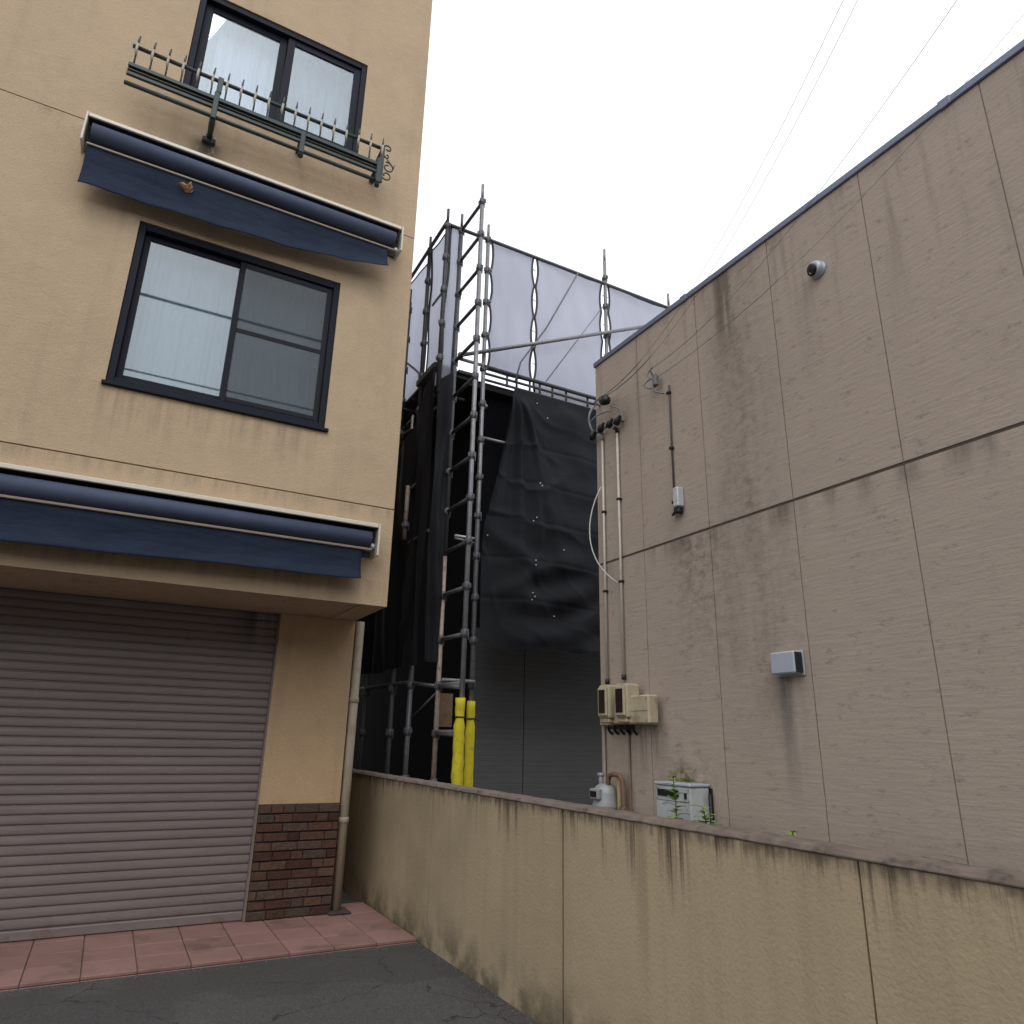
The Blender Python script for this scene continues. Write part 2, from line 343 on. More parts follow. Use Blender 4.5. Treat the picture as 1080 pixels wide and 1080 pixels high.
# ------------------------------------------------------------------ mesh helpers
def nb(): return bmesh.new()
def box(bm, x0, x1, y0, y1, z0, z1, bev=0.0, seg=1):
    x0, x1 = min(x0, x1), max(x0, x1); y0, y1 = min(y0, y1), max(y0, y1); z0, z1 = min(z0, z1), max(z0, z1)
    v = [bm.verts.new((x, y, z)) for z in (z0, z1) for (x, y) in ((x0, y0), (x1, y0), (x1, y1), (x0, y1))]
    fs = [bm.faces.new([v[i] for i in q]) for q in ((3, 2, 1, 0), (4, 5, 6, 7), (0, 1, 5, 4), (1, 2, 6, 5), (2, 3, 7, 6), (3, 0, 4, 7))]
    if bev:
        es = list({e for f in fs for e in f.edges})
        bmesh.ops.bevel(bm, geom=es, offset=bev, segments=seg, affect='EDGES', profile=.5)
def tube(bm, pts, r, n=8, cap=True):
    pts = [Vector(p) for p in pts]; rs = r if isinstance(r, (list, tuple)) else [r] * len(pts)
    rings = []; prev = None
    for i, p in enumerate(pts):
        t = (pts[min(i + 1, len(pts) - 1)] - pts[max(i - 1, 0)]).normalized()
        if prev is None:
            a = Vector((0, 0, 1)) if abs(t.z) < .9 else Vector((1, 0, 0)); u = t.cross(a).normalized()
        else: u = (prev - t * prev.dot(t)).normalized()
        prev = u; w = t.cross(u)
        rings.append([bm.verts.new(p + (u * math.cos(2 * math.pi * j / n) + w * math.sin(2 * math.pi * j / n)) * rs[i]) for j in range(n)])
    for a, b in zip(rings, rings[1:]):
        for j in range(n):
            f = bm.faces.new((a[j], a[(j + 1) % n], b[(j + 1) % n], b[j])); f.smooth = True
    if cap and n > 2:
        bm.faces.new(rings[0][::-1]); bm.faces.new(rings[-1])
def lathe(bm, c, axis, prof, n=16):                        # prof: list of (distance along axis, radius)
    tube(bm, [Vector(c) + Vector(axis) * d for d, r in prof], [max(r, 1e-4) for d, r in prof], n)
def sheet(bm, f, nu, nv):
    g = [[bm.verts.new(f(i / nu, j / nv)) for j in range(nv + 1)] for i in range(nu + 1)]
    for i in range(nu):
        for j in range(nv):
            q = bm.faces.new((g[i][j], g[i + 1][j], g[i + 1][j + 1], g[i][j + 1])); q.smooth = True
def bez(p0, p1, p2, p3, n=16):
    o = []
    for i in range(n + 1):
        t = i / n; a = (1 - t)
        o.append(Vector(p0) * a ** 3 + Vector(p1) * 3 * a * a * t + Vector(p2) * 3 * a * t * t + Vector(p3) * t ** 3)
    return o
def sag(p0, p1, s, n=24):
    return [Vector(p0).lerp(Vector(p1), i / n) + Vector((0, 0, -4 * s * (i / n) * (1 - i / n))) for i in range(n + 1)]
def facade(bm, P, us, vs, holes=(), gu=(), gv=(), gd=.012, reveal=.2):
    U = sorted(set([us[0], us[1]] + [x for h in holes for x in h[:2]] + [x for g in gu for x in g]))
    V = sorted(set([vs[0], vs[1]] + [x for h in holes for x in h[2:]] + [x for g in gv for x in g]))
    def dep(i, j):
        u = (U[i] + U[i + 1]) / 2; v = (V[j] + V[j + 1]) / 2
        for h in holes:
            if h[0] < u < h[1] and h[2] < v < h[3]: return reveal, True
        for g in gu:
            if g[0] < u < g[1]: return gd, False
        for g in gv:
            if g[0] < v < g[1]: return gd, False
        return 0.0, False
    for i in range(len(U) - 1):
        for j in range(len(V) - 1):
            d, h = dep(i, j)
            if not h: bm.faces.new([bm.verts.new(P(u, v, d)) for u, v in ((U[i], V[j]), (U[i + 1], V[j]), (U[i + 1], V[j + 1]), (U[i], V[j + 1]))])
            if i + 1 < len(U) - 1:
                e = dep(i + 1, j)[0]
                if abs(e - d) > 1e-6: bm.faces.new([bm.verts.new(P(U[i + 1], v, q)) for v, q in ((V[j], d), (V[j + 1], d), (V[j + 1], e), (V[j], e))])
            if j + 1 < len(V) - 1:
                e = dep(i, j + 1)[0]
                if abs(e - d) > 1e-6: bm.faces.new([bm.verts.new(P(u, V[j + 1], q)) for u, q in ((U[i], d), (U[i + 1], d), (U[i + 1], e), (U[i], e))])

def wloc(o):
    v = Vector(o.location)
    while o.parent: o = o.parent; v += o.location
    return v
def obj(name, bm, mat, parent=None, recalc=True):
    if recalc: bmesh.ops.recalc_face_normals(bm, faces=bm.faces)
    if parent is not None:
        d = wloc(parent); bmesh.ops.translate(bm, verts=bm.verts, vec=-d)
    me = bpy.data.meshes.new(name); bm.to_mesh(me); bm.free(); me.materials.append(M[mat] if isinstance(mat, str) else mat)
    o = bpy.data.objects.new(name, me); COL.objects.link(o)
    if parent is not None: o.parent = parent
    return o
def tag(o, label, cat, group=None):
    o['label'] = label; o['category'] = cat
    if group: o['group'] = group
    return o
def thing(name, loc, label, cat, group=None):
    o = bpy.data.objects.new(name, None); o.empty_display_size = .1; COL.objects.link(o); o.location = loc
    return tag(o, label, cat, group)
def struct(name, bm, mat):
    o = obj(name, bm, mat); o['kind'] = 'structure'; return o
def copy_part(src, parent, loc):
    c = src.copy(); COL.objects.link(c); c.parent = parent; c.location = Vector(loc) - wloc(parent); return c

# ================================================================== SETTING
b = nb(); box(b, -150, 150, -150, 150, -.3, .094); struct('street', b, 'asphalt')
b = nb(); box(b, 2.42, 30, -8, 40, -.2, .5); struct('lot_ground', b, 'soil')
# tiled strip in front of the shop and into the passage
b = nb(); box(b, -3.4, 2.295, 5.60, 6.90, -.1, .108); struct('pavement_base', b, 'grout')
b = nb()
ts = .312
yy = 5.585
for r in range(5):
    y1 = min(yy + ts, 6.92)
    xx = 2.29
    while xx > -3.4:
        x0 = max(xx - ts, -3.4)
        box(b, x0 + .003, xx - .003, yy + .003, y1 - .003, .10, .121 + random.uniform(-.001, .001), .003)
        xx -= ts
    yy += ts
    if yy > 6.85: break
xx = 2.29
while xx > -3.4:                                            # riser tiles of the step
    box(b, xx - ts + .003, xx - .003, 5.583, 5.599, .0, .097, .002); xx -= ts
struct('pavement', b, 'tile')
b = nb(); box(b, 1.9, 2.298, 6.925, 14, -.1, .06); struct('passage_floor', b, 'soil')

b = nb(); rg = random.Random(11)
for k in range(900):
    if rg.random() < .45: x, y = rg.uniform(-1.5, 2.28), 5.575 - abs(rg.gauss(0, .05))
    elif rg.random() < .75: x, y = 2.292 - abs(rg.gauss(0, .035)), rg.uniform(2.5, 5.55)
    else: x, y = rg.uniform(-1.5, 2.2), rg.uniform(3.6, 5.5)
    s_ = rg.uniform(.002, .0065); p = Vector((x, y, .095)); vs_ = [b.verts.new(p + Vector((math.cos(a) * s_ * rg.uniform(.6, 1.2), math.sin(a) * s_ * rg.uniform(.6, 1.2), 0))) for a in (0, 1.3, 2.5, 3.9, 5.1)]
    t_ = b.verts.new(p + Vector((0, 0, s_ * .8)))
    for i in range(5): b.faces.new((vs_[i], vs_[(i + 1) % 5], t_))
g_ = obj('road_grit', b, simple('road_grit', (.12, .11, .095), .95, var=.5, sc=120)); tag(g_, 'loose grit gathered along the road edge and wall foot', 'grit'); g_['kind'] = 'stuff'

# ================================================================== LEFT BUILDING
YF, YG = 5.707, 6.593
XL, XR = -3.6, 1.90
sb = thing('shop_building', (-.8, 6.6, 0), 'cream stucco building with roller shutter, navy awnings and overhanging upper floors', 'building')
b = nb()
W2 = (-.45, 1.222, 4.07, 5.55); W3 = (-.36, 1.252, 7.0, 8.24)
facade(b, lambda u, v, d: (u, YF + d, v), (XL, XR), (2.592, 10.6), [W2, W3], gv=[(3.447, 3.459), (6.318, 6.328)], gd=.014, reveal=.22)
def q(bm, *p): bm.faces.new([bm.verts.new(x) for x in p])
for y0, y1, z0, z1 in ((YF, 13, 2.592, 10.6),):
    q(b, (XR, y0, z0), (XR, y1, z0), (XR, y1, z1), (XR, y0, z1)); q(b, (XL, y0, z0), (XL, y1, z0), (XL, y1, z1), (XL, y0, z1))
    q(b, (XL, y1, z0), (XR, y1, z0), (XR, y1, z1), (XL, y1, z1)); q(b, (XL, y0, z1), (XR, y0, z1), (XR, y1, z1), (XL, y1, z1))
obj('upper_wall', b, 'stucco', sb)
b = nb(); q(b, (XL, YF + .0, 2.592), (XR, YF, 2.592), (XR, 13, 2.592), (XL, 13, 2.592))
box(b, 1.66, 1.70, YF + .05, YG - .002, 2.575, 2.5915)
obj('soffit', b, 'soffit', sb)
b = nb()
box(b, 1.212, XR - .001, YG, 13, 0.11, 2.590); box(b, XL, -1.7, YG, 13, .11, 2.590); box(b, -1.699, 1.2115, 7.0, 7.05, .11, 2.59)
obj('ground_floor_wall', b, 'stucco_low', sb)
# brick tile dado
b = nb(); box(b, 1.214, 1.898, 6.579, YG - .001, .122, .988)
d = obj('brick_dado', b, 'mortar', sb)
b = nb(); z = .124; row = 0
while z < .98:
    h = .0655; x = 1.216 - (row % 3) * .075
    while x < 1.896:
        w = random.choice((.20, .21, .10, .15, .21))
        x0, x1 = max(x, 1.216), min(x + w, 1.897)
        if x1 - x0 > .02: box(b, x0 + .003, x1 - .003, 6.566 - random.uniform(0, .008), 6.578, z + .003, min(z + h, .986) - .002, .004)
        x += w
    z += h + .0065; row += 1
obj('brick_tile', b, 'brick', d)
# roller shutter
b = nb()
z = .19; n = 0
prof = [(0, 0), (.0, .006), (.011, .010), (.0135, .020), (.0140, .040), (.012, .060), (.004, .064)]
pts = []
while z < 2.6:
    for dy, dz in prof:
        if z + dz < 2.6: pts.append((YG + .055 - dy, z + dz))
    z += .0685
vs = [[b.verts.new((x, y, zz)) for y, zz in pts] for x in (-1.68, 1.196)]
for i in range(len(pts) - 1): b.faces.new((vs[0][i], vs[1][i], vs[1][i + 1], vs[0][i + 1]))
sh = obj('roller_shutter', b, 'shutter', sb)
b = nb(); box(b, -1.68, 1.196, YG + .02, YG + .06, .125, .19, .006); obj('bottom_bar', b, 'shutter', sh)
b = nb(); box(b, 1.1965, 1.2115, YG + .006, YG + .08, .122, 2.59); obj('guide_rail', b, 'shutter', sh)
# windows
XB0 = .728
def window(x0, x1, z0, z1, mull, kind):
    y = YF + .012
    fr = nb(); t = .055
    box(fr, x0 + .002, x0 + t, y, y + .1, z0 + .002, z1 - .002, .004); box(fr, x1 - t, x1 - .002, y, y + .1, z0 + .002, z1 - .002, .004)
    box(fr, x0 + t, x1 - t, y + .001, y + .099, z1 - t - .01, z1 - .002, .004); box(fr, x0 + t, x1 - t, y + .001, y + .099, z0 + .002, z0 + t, .004)
    box(fr, x0 - .02, x1 + .03, YF - .03, YF + .011, z0 - .028, z0 + .001, .004)
    w = obj('window', fr, 'navy', sb)
    ov = .03 if kind == 2 else -.001
    for k, (a, c, yy) in enumerate(((x0 + t, mull + ov, y + .055), (mull - ov, x1 - t, y + .022))):
        s_ = nb(); st = .048 if kind == 2 else .07; zb, zt = z0 + t, z1 - t - .01
        box(s_, a + .001, a + st, yy, yy + .028, zb + .001, zt - .001, .003); box(s_, c - st, c - .001, yy, yy + .028, zb + .001, zt - .001, .003)
        box(s_, a + st, c - st, yy + .001, yy + .027, zt - st, zt - .001, .003); box(s_, a + st, c - st, yy + .001, yy + .027, zb + .001, zb + st + .012, .003)
        if kind == 2 and k == 1:
            box(s_, a + st, c - st, yy + .002, yy + .026, z0 + XB0, z0 + XB0 + .035, .003)
        obj('sash', s_, 'navy', w)
        g = nb(); box(g, a + st + .001, c - st - .001, yy + .012, yy + .016, zb + st + .013, zt - st - .001)
        obj('pane', g, 'glass', w)
    if kind == 2:
        g = nb(); q(g, (mull + .02, y + .015, z0 + t + .02), (x1 - t - .02, y + .015, z0 + t + .02), (x1 - t - .02, y + .015, z1 - t - .03), (mull + .02, y + .015, z1 - t - .03))
        k = M['screen_t']; obj('insect_screen', g, k, w)
    mid = mull if kind == 3 else x1 - .012
    for ca, cb, cm in ((x0 + .01, mid - .002, 'curtain_teal' if kind == 2 else 'curtain'), (mid + .002, x1 - .01, 'curtain_dim')):
        if cb - ca < .1: continue
        c = nb()
        def cf(u, v):
            x = ca + (cb - ca) * u
            return (x, YF + .235 + (.004 if kind == 2 else .012) * math.sin(x * 55 + .4 * math.sin(v * 3)) + .010 * math.sin(x * 23 + 1) + .005 * math.sin(x * 131), z0 - .05 + (z1 - z0 + .1) * v)
        sheet(c, cf, 160, 6); obj('curtain', c, cm, w)
    return w
M['screen_t'] = mk_net('insect_screen_mesh', (.05, .055, .06), .50, .1)
window(*W2, .386, 2)
window(*W3, .455, 3)
b = nb(); box(b, XL + .01, XR - .02, YF + .6, YF + .62, 3.9, 8.4); obj('room_dark_panel', b, 'room', sb)  # near-black panel stands in for the unlit rooms
# wrought iron guard in front of the top window
YR = 5.45
rl = nb()
tube(rl, [(-.75, YR, 7.0), (1.40, YR, 7.0)], .017, 8)
gd = obj('window_guard', rl, 'rail_green', sb)
b = nb(); box(b, -.75, 1.42, YR - .018, YR + .018, 6.775, 6.815, .004); box(b, -.75, 1.42, YR - .012, YR + .05, 6.742, 6.752, .003); box(b, -.75, 1.42, YR - .014, YR + .014, 6.69, 6.722, .004)
obj('middle_rail', b, 'rail_green', gd)
b = nb(); tube(b, [(-.75, YR, 6.605), (1.42, YR, 6.605)], .018, 8); obj('lower_rail', b, 'rail_green', gd)
for i in range(19):
    x = -.715 + i * .1185
    b = nb()
    tube(b, [(x, YR, 6.80), (x, YR - .004, 6.88), (x, YR - .012, 6.97)], .008, 6)
    tube(b, [(x, YR - .02, 7.02), (x, YR - .015, 7.06), (x + .004, YR - .006, 7.12)], [.009, .009, .006], 6)
    pk = obj('picket', b, 'rail_green', gd)
    b = nb(); tube(b, [(x, YR - .013, 6.89), (x - .004, YR - .022, 6.95), (x, YR - .024, 7.02)], [.006, .0125, .010], 6); obj('picket_collar', b, 'rail_worn', gd)
for x, zl in ((-.068, 6.36), (.68, 6.56), (1.40, 6.52)):
    b = nb()
    box(b, x - .022, x + .022, YR - .03, YR + .02, 6.57, 6.86 if x < .5 or x > 1 else 6.812, .006)
    box(b, x - .018, x + .018, YR + .0, YF - .004, 6.79, 6.82, .004)
    if x < .5:
        tube(b, [(x, YR + .0, 6.60), (x, YR + .03, 6.56), (x, YF - .05, 6.545)], [.022, .026, .022], 8)
        box(b, x - .055, x + .055, YF - .05, YF - .001, 6.515, 6.57, .008); box(b, x - .03, x + .03, YF - .07, YF - .05, 6.50, 6.585, .006)
        box(b, x - .014, x + .03, YR - .034, YR - .004, 6.85, 7.02, .004)
    else:
        tube(b, [(x, YR, 6.60), (x, YR + .005, 6.545)], [.028, .024], 8)
    obj('bracket', b, 'rail_green', gd)
b = nb(); box(b, 1.405, 1.445, YR - .016, YR + .016, 6.60, 7.01, .005); box(b, 1.40, 1.43, YR + .016, YF - .002, 6.78, 6.80, .003); tube(b, [(1.42, YR, 7.0), (1.42, YF - .002, 7.0)], .012, 6)
def scroll(cx, cz, r, turns, a0, sgn):
    return [(cx + (r * (1 - .62 * t)) * math.cos(a0 + sgn * t * turns * 6.28), YR - .004, cz + (r * (1 - .62 * t)) * math.sin(a0 + sgn * t * turns * 6.28)) for t in [k / 22 for k in range(23)]]
tube(b, scroll(1.475, 7.02, .042, .9, math.pi, -1), .008, 6)
tube(b, scroll(1.47, 6.93, .03, .8, math.pi, 1), .007, 6)
tube(b, scroll(1.49, 6.80, .062, 1.1, 2.0, -1), .007, 6)
tube(b, scroll(1.48, 6.70, .055, 1.0, 3.6, 1), .007, 6)
tube(b, [(1.43, YR, 6.95), (1.5, YR - .01, 6.86), (1.545, YR - .01, 6.80), (1.555, YR, 6.86)], .006, 6)
obj('scroll_end', b, 'rail_green', gd)
# rain pipe at the corner
b = nb(); tube(b, [(1.955, 6.62, .14), (1.955, 6.62, 2.585)], .041, 14)
rp = obj('downpipe', b, 'pvc', sb)
for z in (.82, 1.84):
    b = nb(); lathe(b, (1.955, 6.62, z), (0, 0, 1), [(0, .043), (.003, .047), (.045, .047), (.048, .043)], 14); obj('pipe_joint', b, 'pvc', rp)
b = nb(); box(b, 1.87, 2.06, 6.50, 6.72, .1225, .14, .01); obj('pipe_base', b, 'mortar', rp)

# ------------------------------------------------------------------ awnings
def awning(x0, x1, ztop, label, wav, drop, seed, rollz, drop_r):
    aw = thing('awning', ((x0 + x1) / 2, YF - .1, ztop - .3), label, 'awning', 'navy awnings on the cream building')
    rnd = random.Random(seed)
    b = nb(); box(b, x0, x1, YF - .15, YF - .002, ztop - .028, ztop, .006); box(b, x0, x1, YF - .025, YF - .004, ztop - .25, ztop - .03)
    obj('back_plate', b, 'dark_metal', aw)
    b = nb(); box(b, x0 - .01, x1 + .01, YF - .172, YF - .151, ztop - .030, ztop + .006, .005); box(b, x0 - .01, x1 + .01, YF - .15, YF - .002, ztop + .001, ztop + .007)
    obj('cover_trim', b, 'cream_metal', aw)
    for x in (x0 - .026, x1 + .011):
        b = nb(); box(b, x, x + .016, YF - .178, YF - .003, ztop - .27, ztop + .007, .005); e = obj('end_bracket', b, 'cream_metal', aw)
    b = nb(); lathe(b, (x0 + .03, YF - .108, ztop - .128), (1, 0, 0), [(0, .074), (x1 - x0 - .07, .074)], 22); obj('canvas_roll', b, 'roll_blue', aw)
    b = nb(); lathe(b, (x1 - .035, YF - .115, rollz - .02), (1, 0, 0), [(0, .022), (.02, .024), (.034, .016), (.036, .0)], 12); obj('end_cap', b, 'tie', aw)
    b = nb(); box(b, x0 + .02, x1 - .03, YF - .172, YF - .135, rollz - .074, rollz - .052, .005); obj('front_bar', b, 'tan_bar', aw)
    b = nb(); zt = rollz - .07
    ph = [rnd.uniform(0, 6) for _ in range(5)]
    def f(u, v):
        x = x0 + .03 + (x1 - x0 - .14) * u
        k = v
        w = wav * k * (math.sin(x * 5 + ph[0]) * .5 + math.sin(x * 11 + ph[1] + v * 2) * .3 + math.sin(x * 23 + ph[2]) * .15)
        end = max(0, (u - .8) / .2)
        y = YF - .152 + k * .03 * math.sin(3 * v + .5) + w - end * end * k * wav * 1.5
        dr = drop_r + (drop - drop_r) * min(1, max(0, (x1 - .1 - x) / 1.55)) ** .8
        zz = zt - dr * k * (1 + .03 * math.sin(x * 3 + ph[3])) - wav * .5 * k * end
        return (x + .05 * end * k * wav * 8 * (v - .3), y, zz)
    sheet(b, f, 90, 14)
    fa = obj('valance', b, 'canvas', aw)
    s_ = fa.modifiers.new('thick', 'SOLIDIFY'); s_.thickness = .004
    return aw
awning(-1.55, 1.712, 3.245, 'lower navy awning with smooth straight valance above the grey roller shutter', .012, .285, 3, 3.085, .235)
awning(-.93, 1.70, 6.262, 'upper navy awning with rippled sagging valance above the two pane window', .024, .37, 5, 6.04, .215)
b = nb()
for k, (dx, dz, a) in enumerate(((0, 0, .3), (.02, .015, 1.7), (-.025, .01, 2.9))):
    def lf(u, v, dx=dx, dz=dz, a=a):
        w = .026 * math.sin(math.pi * min(.98, u + .02)) * (v - .5) * 2
        l = (u - .5) * .09
        return (-.155 + dx + l * math.cos(a) - w * math.sin(a), YF - .185 + .02 * math.sin(u * 4 + k) + .012 * (v - .5) ** 2 * 8, 5.87 + dz + l * math.sin(a) * .8 + w * math.cos(a))
    sheet(b, lf, 8, 4)
tube(b, [(-.19, YF - .19, 5.87), (-.155, YF - .2, 5.885), (-.135, YF - .19, 5.93)], .004, 5)
tag(obj('dry_leaf', b, 'dry'), 'curled dry brown leaf caught on the front of the upper navy awning', 'leaf')

# ================================================================== BOUNDARY WALL
bw = thing('boundary_wall', (2.36, 3, 0), 'low yellowish rendered wall with dark drip stains under a brown coping', 'wall')
b = nb()
facade(b, lambda u, v, d: (2.30 + d, u, v), (-5, 13), (-.05, 1.183), gu=[(5.436, 5.446), (3.580, 3.597), (1.74, 1.748), (7.27, 7.278), (-.1, -.092)], gd=.03)
q(b, (2.42, -5, -.05), (2.42, 13, -.05), (2.42, 13, 1.183), (2.42, -5, 1.183)); q(b, (2.3, -5, -.05), (2.42, -5, -.05), (2.42, -5, 1.183), (2.3, -5, 1.183)); q(b, (2.3, 13, -.05), (2.42, 13, -.05), (2.42, 13, 1.183), (2.3, 13, 1.183))
obj('wall_face', b, 'bwall', bw)
b = nb(); box(b, 2.312, 2.328, 3.5805, 3.5965, .0, 1.18); obj('joint_gap', b, 'black', bw)
b = nb(); box(b, 2.316, 2.328, 5.4365, 5.4455, .0, 1.18); obj('joint_gap', b, 'seal', bw)
b = nb()
def cop(u, v):
    y = -5 + 18 * u
    p = [(2.297, 1.184), (2.291, 1.187), (2.291, 1.193), (2.298, 1.196), (2.300, 1.205), (2.312, 1.210), (2.40, 1.213), (2.427, 1.203), (2.432, 1.184)]
    k = min(8, int(v * 8 + .5)); x, z = p[k]
    return (x + .0015 * math.sin(y * 31 + k) + random.uniform(-.0015, .0015), y, z + .0012 * math.sin(y * 17 + k * 2) + random.uniform(-.0014, .0014))
sheet(b, cop, 420, 8)
obj('coping', b, 'coping', bw)

# ================================================================== RIGHT BUILDING
XW = 3.15; YE = 4.39
rb = thing('concrete_building', (6, 0, 0), 'blank beige brushed concrete panel building with dark rain streaks and blue grey parapet', 'building')
b = nb()
seams = [2.53 + .653 * k for k in (-9, -8, -7, -6, -5, -4, -3, -2, -1, 0, 1, 2)]
facade(b, lambda u, v, d: (XW + d, u, v), (-4, YE), (.4, 4.585), gu=[(s - .003, s + .003) for s in seams], gv=[(2.845, 2.862)], gd=.006)
q(b, (XW, YE, .4), (9, YE, .4), (9, YE, 4.585), (XW, YE, 4.585)); q(b, (XW, -4, .4), (9, -4, .4), (9, -4, 4.585), (XW, -4, 4.585)); q(b, (9, -4, .4), (9, YE, .4), (9, YE, 4.585), (9, -4, 4.585)); q(b, (XW, -4, 4.585), (9, -4, 4.585), (9, YE, 4.585), (XW, YE, 4.585))
obj('wall', b, 'alc', rb)
b = nb(); box(b, XW + .003, XW + .0055, -3.99, YE - .01, 2.8465, 2.8605); obj('joint_seal', b, 'seal', rb)
b = nb(); box(b, XW - .014, XW + .25, -4.03, YE + .014, 4.586, 4.632, .005)
box(b, XW + .25, 9.03, YE - .2, YE + .014, 4.586, 4.632, .005); box(b, XW + .25, 9.03, -4.03, -3.8, 4.586, 4.632, .005)
for yj in (3.25, 1.35, -.6): box(b, XW - .017, XW + .254, yj, yj + .06, 4.583, 4.636, .003)
obj('parapet_cap', b, 'parapet', rb)

# -- fittings on that wall
def conduit(y, z0, z1, label):
    c = thing('conduit', (XW - .03, y, z0), label, 'pipe', 'white conduits on the concrete wall')
    b = nb(); tube(b, [(XW - .02, y, z0), (XW - .02, y, z1)], .0095, 10); obj('tube', b, 'pvc_w', c)
    for zz in (2.62, 3.25) if y > 4.2 else (2.66, 3.30):
        b = nb(); box(b, XW - .034, XW - .001, y - .016, y + .016, zz, zz + .018, .003); obj('strap', b, 'black', c)
    b = nb(); lathe(b, (XW - .02, y, z0 - .02), (0, 0, 1), [(0, .016), (.035, .016)], 10); obj('gland', b, 'black', c)
    b = nb(); tube(b, [(XW - .02, y, z1), (XW - .025, y - .0, z1 + .03), (XW - .05, y + .01, z1 + .045)], .015, 8); obj('weather_head', b, 'gas_grey' if y > 4.2 else 'black', c)
conduit(4.285, 1.965, 3.87, 'white vertical conduit nearest the far corner of the beige wall')
conduit(4.088, 1.985, 3.86, 'white vertical conduit running down to the nearer electric meter')
rk = thing('cable_rack', (XW - .05, 4.17, 3.95), 'row of black cable insulators on a steel arm near the wall corner', 'insulators')
b = nb(); tube(b, [(XW - .05, 4.36, 3.94), (XW - .05, 3.98, 3.94)], .009, 6); tube(b, [(XW - .05, 4.3, 3.94), (XW, 4.3, 3.94)], .009, 6); tube(b, [(XW - .05, 4.03, 3.94), (XW, 4.03, 3.94)], .009, 6); obj('arm', b, 'galv', rk)
for y, z in ((4.345, 3.925), (4.225, 3.95), (4.11, 3.94), (4.01, 3.925)):
    b = nb(); lathe(b, (XW - .055, y + .045, z - .015), (-.15, -.85, .5), [(0, .012), (.005, .026), (.03, .03), (.055, .024), (.06, .014), (.085, .012), (.09, .0)], 12); obj('insulator', b, 'black', rk)
br = thing('cable_bracket', (XW - .06, 4.2, 4.15), 'black clamp box on a bent steel hook above the insulators', 'bracket')
b = nb(); tube(b, [(XW, 4.33, 4.20), (XW - .06, 4.33, 4.215), (XW - .07, 4.2, 4.22), (XW - .07, 4.12, 4.20)], .009, 6)
tube(b, bez((XW - .04, 4.36, 4.2), (XW - .08, 4.42, 4.15), (XW - .06, 4.42, 4.05), (XW - .04, 4.38, 3.97)), .008, 6)
tube(b, bez((XW - .04, 4.40, 4.08), (XW - .06, 4.3, 4.10), (XW - .06, 4.22, 4.08), (XW - .05, 4.13, 4.06)), .007, 6); obj('hook', b, 'gas_grey', br)
b = nb(); lathe(b, (XW - .08, 4.19, 4.16), (-.1, -.9, -.25), [(0, .02), (.006, .036), (.075, .038), (.085, .026), (.1, .01)], 12); obj('clamp', b, 'black', br)
tag(obj('cable', (lambda b: (tube(b, bez((XW - .03, 4.30, 3.47), (XW - .17, 4.33, 3.2), (XW - .18, 4.36, 2.85), (XW - .02, 4.10, 2.65)), .005, 6), b)[1])(nb()), 'cable_w'), 'white cable looping out past the wall corner below the insulators', 'cable')
b = nb(); tube(b, bez((XW - .05, 4.12, 4.1), (XW - .05, 4.05, 4.05), (XW - .04, 3.96, 4.02), (XW - .05, 3.99, 3.94)), .006, 6); tag(obj('lead_wire', b, 'cable_g'), 'short grey lead drooping from the black clamp to the rightmost insulator', 'cable')
b = nb(); tube(b, bez((XW - .05, 4.3, 4.2), (XW - .11, 4.4, 4.1), (XW - .1, 4.36, 4.0), (XW - .06, 4.34, 3.95)), .006, 6); tag(obj('lead_wire', b, 'cable_g'), 'short grey lead hanging at the wall corner above the leftmost insulator', 'cable')
# service cables and phone wires
def cable(name, p0, p1, s, r, mat, label, group):
    P_ = sag(p0, p1, s, 60); b = nb(); tube(b, P_, [r if (q_ - P_[0]).length < 1.15 else .0011 for q_ in P_], 6); tag(obj(name, b, mat), label, 'cable', group)
G = 'overhead wires to the concrete wall'
cable('overhead_wire', (XW - .07, 4.25, 4.22), (-.2, -4, 7.5), 1.6, .0034, 'cable_g', 'grey service wire from the bent hook near the wall corner, left of a close pair', G)
cable('overhead_wire', (XW - .07, 4.15, 4.20), (-.17, -4, 7.48), 1.6, .0034, 'cable_g', 'grey service wire ending in the black clamp, right of a close pair', G)
cable('overhead_wire', (XW - .05, 3.60, 4.19), (-1, -6, 7.0), 1.6, .002, 'cable_g', 'thin grey phone wire from the top of the middle wall hook', G)
cable('overhead_wire', (XW - .05, 3.56, 4.09), (2.6, -4, 8.5), 1.2, .002, 'cable_g', 'thin grey phone wire from the bottom of the middle wall hook', G)
hk = thing('wire_hook', (XW, 3.58, 4.1), 'tangled grey phone wire hook high on the middle of the beige wall', 'hook')
b = nb()
tube(b, bez((XW, 3.60, 4.12), (XW - .08, 3.62, 4.13), (XW - .07, 3.6, 4.2), (XW - .05, 3.60, 4.19)), .007, 6)
tube(b, bez((XW - .05, 3.60, 4.19), (XW - .08, 3.68, 4.15), (XW - .07, 3.62, 4.08), (XW - .05, 3.56, 4.09)), .005, 6)
tube(b, bez((XW - .05, 3.58, 4.10), (XW - .1, 3.72, 4.10), (XW - .08, 3.66, 4.0), (XW - .04, 3.58, 4.03)), .005, 6)
tube(b, bez((XW - .05, 3.57, 4.08), (XW - .09, 3.62, 3.99), (XW - .07, 3.55, 3.96), (XW - .02, 3.52, 3.95)), .006, 6)
box(b, XW - .07, XW - .03, 3.555, 3.595, 4.03, 4.12, .006)
obj('hook_wire', b, 'cable_g', hk)
pt = thing('phone_terminal', (XW, 3.45, 3.0), 'small white terminal box with black coil below a thin dark lead', 'terminal box')
b = nb(); tube(b, [(XW - .012, 3.475, 4.0), (XW - .012, 3.480, 3.6), (XW - .012, 3.482, 3.03)], .0065, 6); ld = obj('lead', b, 'lead', pt)
